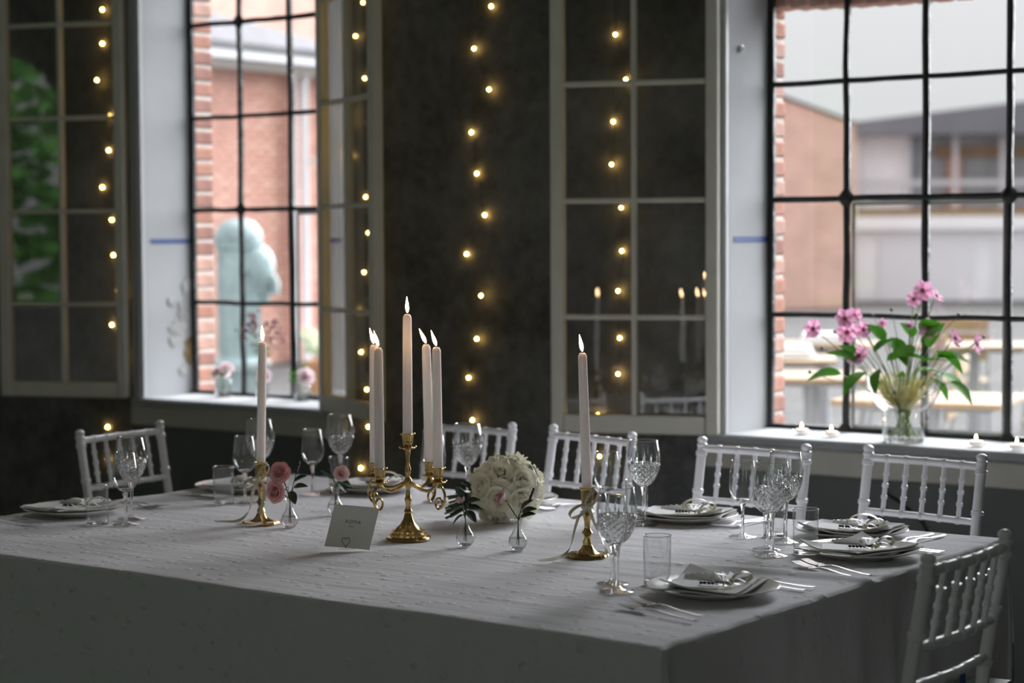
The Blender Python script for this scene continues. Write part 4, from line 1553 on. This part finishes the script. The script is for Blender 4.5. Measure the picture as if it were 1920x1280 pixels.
def candlestick(loc, label, ribbon_side):
    t = empty('candlestick', loc, YAW)
    sc = lambda r, z, a, j: r * (1 + (.09 * abs(math.cos(4 * a)) - .05) * min(1, max(0, (r - .012) / .02)))
    MB().lathe([(.0001, 0), (.043, 0), (.0455, .003), (.043, .007), (.034, .0065), (.022, .010), (.014, .018), (.010, .026)], 64, None, sc).build('base', M['brass'], t)
    MB().lathe([(.010, .0255), (.0095, .034), (.0065, .040), (.008, .046), (.0125, .052), (.008, .058), (.006, .064), (.007, .078), (.0105, .090), (.0165, .097), (.011, .101), (.008, .106), (.0115, .112), (.009, .117)], 8).build('stem', M['brass'], t)
    MB().lathe([(.009, .1165), (.0135, .120), (.0132, .142), (.0165, .145), (.017, .1485), (.0128, .1495), (.0120, .147), (.0118, .122), (.0001, .121)], 28).build('candle_cup', M['brass'], t)
    rb_ = empty('ribbon', (0, 0, 0))
    rb_.parent = t
    bw = bow(.92, False)
    o = bw.build('bow', M['ribbon'], rb_, loc=(0, -.0125, .108))
    o.rotation_euler = (0.5, -.75 if ribbon_side < 0 else -.75, 0)
    kn = MB()
    kn.lathe([(.0125, .104), (.0135, .107), (.0135, .114), (.0125, .117)], 16)
    kn.build('knot_band', M['ribbon'], rb_)
    for sd, pth in ribbon_side_paths[ribbon_side]:
        q = [Vector(v) for v in pth]
        fine, wd = [], []
        for i in range(len(q) - 1):
            a, b_, c_, d_ = q[max(i - 1, 0)], q[i], q[i + 1], q[min(i + 2, len(q) - 1)]
            for k in range(6):
                s = k / 6
                fine.append(.5 * ((2 * b_) + (c_ - a) * s + (2 * a - 5 * b_ + 4 * c_ - d_) * s * s + (3 * b_ - a - 3 * c_ + d_) * s ** 3))
        fine.append(q[-1])
        for i, v in enumerate(fine):
            f = i / (len(fine) - 1)
            ang = sd * (.3 + 1.9 * f)
            wd.append(Vector((math.cos(ang), math.sin(ang) * .8, .55 * math.sin(ang * 1.3))).normalized() * .0115)
        MB().strip(fine, wd, .0005).build('tail', M['ribbon'], rb_)
    tag(t, label, 'candlestick', 'brass candlesticks')
    rb_['label'] = 'ivory satin ribbon bow with long tails'
    return t


ribbon_side_paths = {
    1: [(1, [(-.003, -.014, .106), (-.018, -.018, .090), (-.028, -.022, .060), (-.036, -.028, .028), (-.050, -.045, .012), (-.075, -.070, .007), (-.105, -.085, .006)]),
        (-1, [(.003, -.014, .106), (.012, -.020, .080), (.022, -.024, .055), (.034, -.030, .030), (.040, -.040, .012)])],
    -1: [(1, [(-.003, -.014, .106), (-.015, -.018, .085), (-.020, -.020, .055), (-.030, -.016, .028), (-.055, -.020, .010), (-.110, -.004, .007)]),
         (-1, [(.004, -.014, .104), (.012, -.018, .080), (.006, -.022, .052), (.000, -.026, .025), (.008, -.040, .010), (-.02, -.060, .006), (-.05, -.056, .008)])]}
candlestick((-2.382, 3.462, TT), 'brass candlestick with ribbon beside the largest crystal glass', 1)
candle('dinner_candle', (-2.382, 3.462, TT + .122), (-.030, 0), .312, .0108, 'lit candle in the right brass candlestick', (-.14, 0))
candlestick((-3.307, 3.423, TT), 'brass candlestick with ribbon left of the pink bud vase', -1)
candle('dinner_candle', (-3.307, 3.423, TT + .122), (.026, 0), .312, .0108, 'lit candle in the left brass candlestick', (-.06, 0))

# ------------------------------------------------------------------ bouquet of white roses
bq = empty('rose_bouquet', (-2.868, 3.800, TT), YAW)
tag(bq, 'round bouquet of ivory roses lying behind the bud vases', 'bouquet')
rose_w = [rose(.0345, 18, k).mesh('rose') for k in range(3)]
for me in rose_w:
    me.materials.append(M['rose_w'])
random.seed(12)
axis_d = Vector((.62, -.52, .34)).normalized()
ctr = Vector((.012, -.005, .074))
pts = []
K = 22
for k in range(K):
    yv = 1 - 1.62 * (k + .5) / K
    rr = math.sqrt(max(0, 1 - yv * yv))
    ph = k * 2.39996
    bx, by, bz = basis(axis_d)
    pts.append(bx * rr * math.cos(ph) + by * rr * math.sin(ph) + bz * yv)
for k, d in enumerate(pts):
    p = ctr + Vector((d.x * .056, d.y * .054, d.z * .050))
    if p.z + .03 * d.z < .018:
        continue
    o = linked('rose', rose_w[k % 3], bq)
    put(o, p, d, random.uniform(0, 6), 'Z')
    s = random.uniform(.88, 1.12)
    o.scale = (s, s, s)
MB().ball(tuple(ctr), .054, 16).build('foliage_core', M['leaf'], bq)
for k in range(16):
    a = random.uniform(-.020, .020)
    c = random.uniform(-.018, .014)
    MB().tube([tuple(ctr + Vector((-.03, .01, -.015))), (-.075, .012 + a * .6, .050 + c), (-.118 - random.uniform(0, .022), .006 + a * 1.5, .032 + c * 1.6)], .0026, 6).build('stem', M['stem'], bq)
for k in range(9):
    o = linked('leaf', leaf_me, bq)
    a = random.uniform(-1, 1)
    put(o, (-.055 - random.uniform(0, .03), .0 + a * .03, .055 + random.uniform(-.02, .03)), (-.6, a, random.uniform(-.4, .7)), random.uniform(-1, 1))
    o.scale = (1.0, 1.15, 1.0)

# ------------------------------------------------------------------ bud vases and their sprigs
rose_p = rose(.0215, 16, 5).mesh('rose')
rose_p.materials.append(M['rose_p'])
rose_l = rose(.0205, 16, 6).mesh('rose')
rose_l.materials.append(M['rose_l'])


def bud_vase():
    t = empty('bud_vase')
    out_ = [(.006, .0030), (.0150, .0035), (.0195, .010), (.0208, .019), (.0185, .028), (.0125, .037), (.0085, .046), (.0082, .056), (.0105, .066), (.0122, .069)]
    inn = [(max(r - .0010, .0002), z) for r, z in reversed(out_)]
    def fac(r, z, a, j):
        return r * (1 + (.022 * math.cos(14 * a + z * 260) if 1 < j < 6 else 0))
    MB().lathe(out_ + inn, 56, None, fac).build('body', M['bud_glass'], t)
    MB().lathe([(.0001, 0), (.0105, 0), (.0135, .002), (.014, .0042), (.0001, .0044)], 28).build('base', M['glass'], t)
    b = MB()
    b.lathe([(.0001, .0048), (.0142, .0050), (.0182, .0105), (.0196, .0190), (.0180, .0262), (.0001, .0262)], 28)
    b.build('water', M['glass_thin'], t)
    return t


bv = bud_vase()
VAS = [((-3.208, 3.417), 'small glass bud vase with two coral pink roses', 0), ((-2.689, 3.429), 'small cut glass bud vase right of the candelabra foot', 1),
       ((-2.561, 3.453), 'small cut glass bud vase before the bouquet, holding the blush rose', 2), ((-3.262, 3.640), 'small glass bud vase hidden behind the table card', 3)]
HV = {0: ([('rose_p', (-.016, -.012, .128), (-.25, -.85, .45)), ('rose_p', (-.024, -.016, .088), (-.5, -.85, .05))], [(.022, -.004, .112, 1.0, .75), (.020, -.004, .098, 1.1, .35), (-.004, -.012, .100, -.3, -.3), (.006, -.01, .09, .2, -.4)], (.022, .002, .150)),
      1: ([('rose_l', (-.010, .010, .100), (-.2, .8, .5))], [(-.012, -.01, .110, -.35, 1.1), (.004, -.008, .100, 1.2, .5), (-.010, -.014, .090, -.8, -.1), (.006, -.014, .082, .5, -.4), (-.006, -.016, .074, -.9, -.5), (.010, .0, .088, 1.0, .1)], (.006, -.01, .108)),
      2: ([('rose_l', (-.028, -.008, .112), (-.85, -.1, .35))], [(.014, -.004, .092, .8, 1.0), (.018, -.004, .085, 1.0, .5), (.012, -.008, .075, .8, .4)], (.032, -.002, .128)),
      3: ([('rose_l', (.014, -.010, .102), (.35, -.85, .35)), ], [(-.012, -.006, .100, -.9, .7), (-.008, -.006, .092, -.5, .4), (.018, -.008, .088, .9, -.2), (.012, -.008, .086, .8, -.7)], (-.012, .0, .120))}
for i, (p, lab, k) in enumerate(VAS):
    o = bv if i == 0 else copy_tree(bv)
    rotated(o, (p[0], p[1], TT), YAW + i)
    tag(o, lab, 'vase', 'bud vases on the table')
    sp = empty('rose_sprig', (p[0], p[1], TT + .006), YAW)
    tag(sp, ['sprig of two coral pink roses with lavender in the left bud vase', 'leafy sprig with dark lavender in the vase right of the candelabra',
             'blush rose facing away with a lavender stem, before the bouquet', 'pale pink rosebud with round leaves above the table card'][i], 'flowers', 'rose sprigs in bud vases')
    heads, lv, tip = HV[k]
    for (mn, q, d) in heads:
        oo = linked('rose', {'rose_p': rose_p, 'rose_l': rose_l}[mn], sp)
        put(oo, (q[0], q[1], q[2] - .006), d, k, 'Z')
        oo.scale = ((1.0, .42, .95, .78)[k],) * 3
        MB().tube([(.002, .002, .004), (.001, 0, .062), tuple(Vector((q[0], q[1], q[2] - .006)) - Vector(d) * .002)], .0014, 6).build('stem', M['stem'], sp)
    for (x, y, z, dx, dz) in lv:
        oo = linked('leaf', leaf_me, sp)
        put(oo, (x * .5, y * .5, z - .008), (dx, -.25, dz), .5)
        oo.scale = (.85, 1.15, .9)
        MB().tube([(0, 0, .055), (x * .5, y * .5, z - .008)], .0008, 5).build('stem', M['stem'], sp)
    MB().tube([(-.002, .001, .006), (.002, 0, .07), (tip[0] * .85, tip[1], tip[2] - .02)], .0010, 6).build('stem', M['stem'], sp)
    bb = MB()
    for q in range(7):
        f = q / 6
        bb.ball((tip[0] * (.80 + .30 * f), tip[1] + .001 * (-1) ** q, tip[2] - .026 + .026 * f), .0032, 7, None, (1, 1, 1.1))
    bb.build('lavender_head', M['berry'], sp)

# ------------------------------------------------------------------ table card and its heart-wire holder
CW, CHt = .0985, .090
cd = empty('table_card', (-2.864, 3.232, TT + .006), YAW + .05)
tag(cd, 'tilted cream table card printed ROMA before the candelabra', 'card')
tilt = R(24)


def card_pt(u, v):                                    # u across, v up; the card bows back a little
    y = math.sin(tilt) * CHt * v + .008 * math.sin(PI * v) - .0045 * (2 * u - 1) ** 2
    return ((u - .5) * CW + .022 * v, y, CHt * v * math.cos(tilt * .6) - .010 * (u - .5))


MB().grid(card_pt, 12, 12, None, .0006).build('card_sheet', M['card_grey'], cd)


def text(body, size, u, v, name):
    cu = bpy.data.curves.new(name, 'FONT')
    cu.body = body
    cu.size = size
    cu.align_x = 'CENTER'
    cu.align_y = 'CENTER'
    cu.space_character = 1.25
    cu.extrude = .00005
    o = bpy.data.objects.new(name, cu)
    COL.objects.link(o)
    dg = bpy.context.evaluated_depsgraph_get()
    me = bpy.data.meshes.new_from_object(o.evaluated_get(dg))
    bpy.data.objects.remove(o)
    for vtx in me.vertices:
        uu = u + vtx.co.x / CW
        vv = v + vtx.co.y / CHt
        p = Vector(card_pt(uu, vv))
        vtx.co = p + Vector((0, -.0007, .0002)) - Vector((0, vtx.co.z, 0))
    me.materials.clear()
    me.materials.append(M['ink'])
    q = bpy.data.objects.new(name, me)
    COL.objects.link(q)
    q.parent = cd
    return q


text('ROMA', .0105, .50, .60, 'lettering')
text('TRE', .0062, .475, .485, 'lettering')
ch_ = empty('card_holder', (-2.864, 3.232, TT), YAW + .05)
tag(ch_, 'heart-shaped wire clip holding the table card', 'card holder')
hp = []
for i in range(29):
    a = i / 28 * 2 * PI
    hx = .0088 * math.sin(a) ** 3
    hz = (.0105 * math.cos(a) - .0040 * math.cos(2 * a) - .0016 * math.cos(3 * a) - .0006 * math.cos(4 * a))
    hp.append((hx - .002, -.0052, .0205 + hz * .95))
MB().tube(hp, .0008, 6).build('heart_wire', M['ink'], ch_)
MB().tube([(-.002, -.005, .0095), (-.002, -.004, .004), (-.002, .010, .0015), (-.020, .012, .001), (.018, .016, .001)], .0008, 6).build('foot_wire', M['silver'], ch_)

# ------------------------------------------------------------------ on the window sills
SZ = .8155
fv = empty('glass_vase', (-2.60, 5.465, SZ), YAW)
tag(fv, 'clear glass vase with flared top on the right window sill', 'vase')
out_ = [(.060, .004), (.064, .02), (.064, .088), (.066, .096), (.085, .110), (.105, .145), (.114, .185), (.116, .205)]
inn = [(r - .003, z) for r, z in reversed(out_)]
MB().lathe(out_ + inn, 40).build('body', M['glass_thin'], fv)
MB().lathe([(.0001, 0), (.058, 0), (.061, .003), (.060, .012), (.0001, .012)], 32).build('base', M['glass'], fv)
MB().lathe([(.0001, .0125), (.0595, .0125), (.0605, .05), (.0001, .05)], 32).build('water', M['glass_thin'], fv)
fl = empty('anemone_bunch', (-2.60, 5.465, SZ + .014), YAW)
tag(fl, 'loose bunch of mauve pink anemones in the sill vase', 'flowers')
random.seed(31)
HEADS = [(-.277, 1.158, 1), (-.185, 1.188, 1), (-.150, 1.195, .8), (-.165, 1.145, 1.1), (-.125, 1.155, .9), (-.135, 1.072, 1.2), (.058, 1.268, 1.1), (.030, 1.245, .8), (.092, 1.250, .9), (.070, 1.155, 1.05), (.140, 1.128, .9), (.218, 1.108, 1.05), (-.07, 1.175, .5), (.01, 1.168, .4)]
pet = MB()
for k in range(6):
    a = k * PI / 3
    m = Matrix.Rotation(a, 4, 'Z')
    pet.grid(lambda u, v: (.004 + .019 * u, (v - .5) * .020 * math.sin(PI * (.12 + .80 * u)), .004 + .007 * u * u + .003 * math.cos((v - .5) * 4)), 6, 4, m, .0005)
pet_me = pet.mesh('petals')
pet_me.materials.append(M['anemone'])
cen_me = MB().ball((0, 0, .006), .006, 10).mesh('flower_centre')
cen_me.materials.append(M['anemone_d'])
yel_me = MB().ball((0, 0, .0085), .0035, 8).mesh('stamens')
yel_me.materials.append(M['yellow'])
for k, (lx, z, s) in enumerate(HEADS):
    dep = random.uniform(-.05, .04)
    h = Vector((lx, dep, z - SZ - .014))
    d = Vector((lx * 1.5 + random.uniform(-.5, .5), -.8 + random.uniform(-.4, .5), random.uniform(-.1, .5)))
    fo = linked('petals', pet_me, fl)
    put(fo, h, d, k, 'Z')
    fo.scale = (s * 1.35,) * 3
    cn = linked('flower_centre', cen_me, fo)
    ye = linked('stamens', yel_me, fo)
    mid = Vector((lx * .45, dep * .6, (h.z) * .62))
    MB().tube([(random.uniform(-.02, .02), random.uniform(-.02, .02), .002), (lx * .1, 0, .09), tuple(mid), tuple(h)], .0016, 6).build('stem', M['stem_b'], fl)
for (lx, z) in ((-.04, 1.215), (-.245, 1.10), (-.10, 1.20), (.16, 1.2), (.24, 1.13), (.17, 1.07), (-.29, 1.03), (.03, 1.2), (-.215, 1.15)):
    h = Vector((lx, random.uniform(-.04, .03), z - SZ - .014))
    o = MB().ball(tuple(h), .0055, 8).build('bud', M['berry'], fl)
    MB().tube([(lx * .2, 0, .13), (lx * .5, h.y, h.z * .75), tuple(h)], .0010, 5).build('stem', M['stem'], fl)
LV = [(-.215, 1.02, -1, .1), (-.17, 1.06, -.8, .5), (-.12, 1.09, .5, .6), (-.10, 1.04, -.4, -.6), (-.06, 1.06, .7, .4), (-.14, 1.03, -.9, -.4), (-.03, 1.07, .9, .2), (.0, 1.03, -.2, -.9), (.02, 1.08, -.7, .5), (.04, 1.02, .8, .3), (.06, 1.05, .9, .5),
      (.08, 1.10, .2, .9), (.10, 1.07, 1, .2), (.12, 1.02, 1, -.3), (.15, 1.0, 1, -.6), (.09, 1.01, .7, -.5), (-.08, 1.12, -.5, .8), (.03, 1.13, -.3, .7), (-.02, .99, .2, -.8), (-.19, 1.08, -.5, .7), (.05, 1.15, .6, .6), (-.045, 1.13, .4, -.5), (.11, 1.09, .9, -.4)]
for k, (lx, z, dx, dz) in enumerate(LV):
    dep = random.uniform(-.06, .05)
    p = Vector((lx * .86, dep, z - SZ - .014))
    o = linked('leaf', leafb_me, fl)
    put(o, p, (dx, random.uniform(-.7, .4), dz), random.uniform(-.6, .6))
    s = random.uniform(.95, 1.35)
    o.scale = (s, s, s)
    MB().tube([(lx * .1, 0, .10), (lx * .5, dep * .5, p.z * .75), tuple(p)], .0013, 5).build('stem', M['stem_b'], fl)
for k in range(9):
    a = k * .7
    MB().tube([(.045 * math.cos(a), .045 * math.sin(a), .002), (.02 * math.cos(a + 2), .02 * math.sin(a + 2), .075), (.03 * math.cos(a), .03 * math.sin(a), .14)], .0026, 6).build('stem', M['stem_b'], fl)
straw = MB()
for k in range(150):
    a = random.uniform(0, 2 * PI)
    q = random.uniform(.25, 1)
    r2 = .103 * q
    straw.tube([(.012 * math.cos(a), .012 * math.sin(a), .085), (.06 * q * math.cos(a), .06 * q * math.sin(a), .115 + .02 * (1 - q)), (r2 * math.cos(a + .2), r2 * math.sin(a + .2), .165 + random.uniform(-.01, .035))], [.0012, .0016, .0008], 4)
so = straw.build('straw_collar', M['straw'], fl)
so['kind'] = 'stuff'


def tealight():
    t = empty('tealight')
    MB().lathe([(.0001, 0), (.021, 0), (.027, .005), (.030, .013), (.029, .0135), (.0255, .006), (.0001, .004)], 28).build('dish', M['glass_thin'], t)
    MB().lathe([(.0001, .005), (.0185, .005), (.0205, .009), (.0205, .016), (.019, .018), (.0001, .0165)], 24).build('wax', M['wax'], t)
    MB().tube([(0, 0, .016), (.0004, 0, .022)], .0007, 5).build('wick', M['wick'], t)
    MB().lathe([(r * .9, z * .45) for r, z in flame_prof], 10).build('flame', M['flame'], t, loc=(0, 0, .020))
    return t


tl = tealight()
for i, (p, lab) in enumerate((((-2.965, 5.500), 'lit tealight furthest left on the right window sill'), ((-2.850, 5.478), 'lit tealight second from left on the right window sill'),
                              ((-2.364, 5.455), 'lit tealight right of the anemone vase on the sill'), ((-2.228, 5.430), 'lit tealight at the right edge of the view on the sill'))):
    o = tl if i == 0 else copy_tree(tl)
    rotated(o, (p[0], p[1], SZ), i)
    tag(o, lab, 'candle', 'tealights on the sill')

# left sill: three little glasses of flowers
rose_s = rose(.024, 14, 9).mesh('rose')
rose_s.materials.append(mat('pale_lilac_pink_petal', (.86, .74, .76), .6, var=.1, vscale=40, tl=.5))


def sill_glass(h=.07, r=.03):
    t = empty('sill_vase')
    out_ = [(r * .9, .003), (r, .012), (r * 1.02, h * .6), (r * .92, h)]
    MB().lathe(out_ + [(q - .0015, z) for q, z in reversed(out_)], 28).build('body', M['glass_thin'], t)
    MB().lathe([(.0001, 0), (r * .85, 0), (r * .88, .004), (.0001, .005)], 24).build('base', M['glass'], t)
    MB().lathe([(.0001, .0055), (r * .84, .0055), (r * .9, h * .55), (.0001, h * .55)], 24).build('water', M['glass_thin'], t)
    return t


for i, (p, h, r, lab) in enumerate((((-5.600, 5.59), .070, .034, 'low glass with pale pink roses at the left of the left sill'),
                                    ((-5.370, 5.575), .150, .027, 'tall glass bottle of dried flowers behind the left candle'),
                                    ((-5.185, 5.60), .070, .034, 'low glass with one pink rose at the right of the left sill'))):
    o = sill_glass(h, r)
    rotated(o, (p[0], p[1], SZ), YAW)
    tag(o, lab, 'vase', 'flower glasses on the left sill')
    f = empty('sill_flowers', (p[0], p[1], SZ + .006), YAW)
    tag(f, ['pale pink roses in the low glass left on the left sill', 'airy dried burgundy sprays in the bottle behind the left candle', 'single pink rose with green leaves right on the left sill'][i], 'flowers', 'flowers on the left sill')
    if i == 1:
        for k in range(12):
            a = random.uniform(-1, 1)
            tip = Vector((a * .085, random.uniform(-.04, .03), .24 + random.uniform(-.02, .07)))
            MB().tube([(0, 0, .004), (a * .012, 0, .14), tuple(tip)], .0011, 5).build('stem', M['stem_b'], f)
            bb = MB()
            for q in range(9):
                bb.ball(tuple(tip + Vector((random.gauss(0, .012), random.gauss(0, .012), random.gauss(0, .014)))), .0055, 6)
            bb.build('spray', mat('dried_burgundy_%d' % k, (.34, .16, .19), .8), f)
        for k in range(6):
            oo = linked('leaf', leafb_me, f)
            put(oo, (0, 0, .16 + .008 * k), (math.cos(k * 1.9), math.sin(k * 1.9) * .6, .4), .3)
            oo.scale = (.5,) * 3
        oo = linked('rose', rose_s, f)
        put(oo, (.01, -.03, .085), (0, -1, .3), 0, 'Z')
    else:
        for k, (q, d) in enumerate((((-.016, -.005, .085), (-.4, -.5, .7)), ((.014, -.012, .102), (.4, -.5, .8)), ((-.004, .012, .075), (0, .5, .6))) if i == 0 else (((.012, -.01, .085), (.3, -.8, .35)),)):
            oo = linked('rose', rose_s, f)
            put(oo, q, d, k, 'Z')
            oo.scale = ((1.0,) * 3 if i == 0 else (1.2,) * 3)
            MB().tube([(0, 0, .004), (q[0] * .4, q[1] * .4, .05), q], .0016, 6).build('stem', M['stem_b'], f)
        for k in range(3 if i == 0 else 6):
            oo = linked('leaf', leafb_me, f)
            a = k * 2.1 + 2.2
            put(oo, (-.012 if i else 0, 0, .065 + .008 * k), (math.cos(a) - (.6 if i else 0), math.sin(a) * .6, .5), .3)
            oo.scale = (.55,) * 3

# ------------------------------------------------------------------ cartons on the floor, cable on the wall
ct1 = empty('tall_carton', (-1.655, 3.87, 0), .12)
tag(ct1, 'tall blue and white carton on the floor behind the right end chair', 'carton')
MB().bbox((0, 0, .247), (.085, .125, .494), .003).build('body', M['carton_b'], ct1)
MB().bbox((.0005, .0636, .247), (.075, .002, .47), .0005).build('side_print', M['carton_w'], ct1)
MB().bbox((.0436, 0.03, .36), (.002, .04, .16), .0005).build('front_print', M['carton_w'], ct1)
MB().bbox((0, 0, .4955), (.080, .120, .004), .001).build('lid', M['carton_w'], ct1)
MB().bbox((-.03, -.055, .512), (.004, .03, .03), .001).build('flap', M['carton_b'], ct1)
pts = [(-2.62, Y1 - .012, .665), (-2.57, Y1 - .014, .64), (-2.50, Y1 - .014, .585), (-2.45, Y1 - .014, .50), (-2.42, Y1 - .014, .40), (-2.40, Y1 - .014, .0)]
tag(MB().tube(pts, .004, 6).build('wall_cable', M['thread']), 'thin dark cable running down the panel under the right window', 'cable')
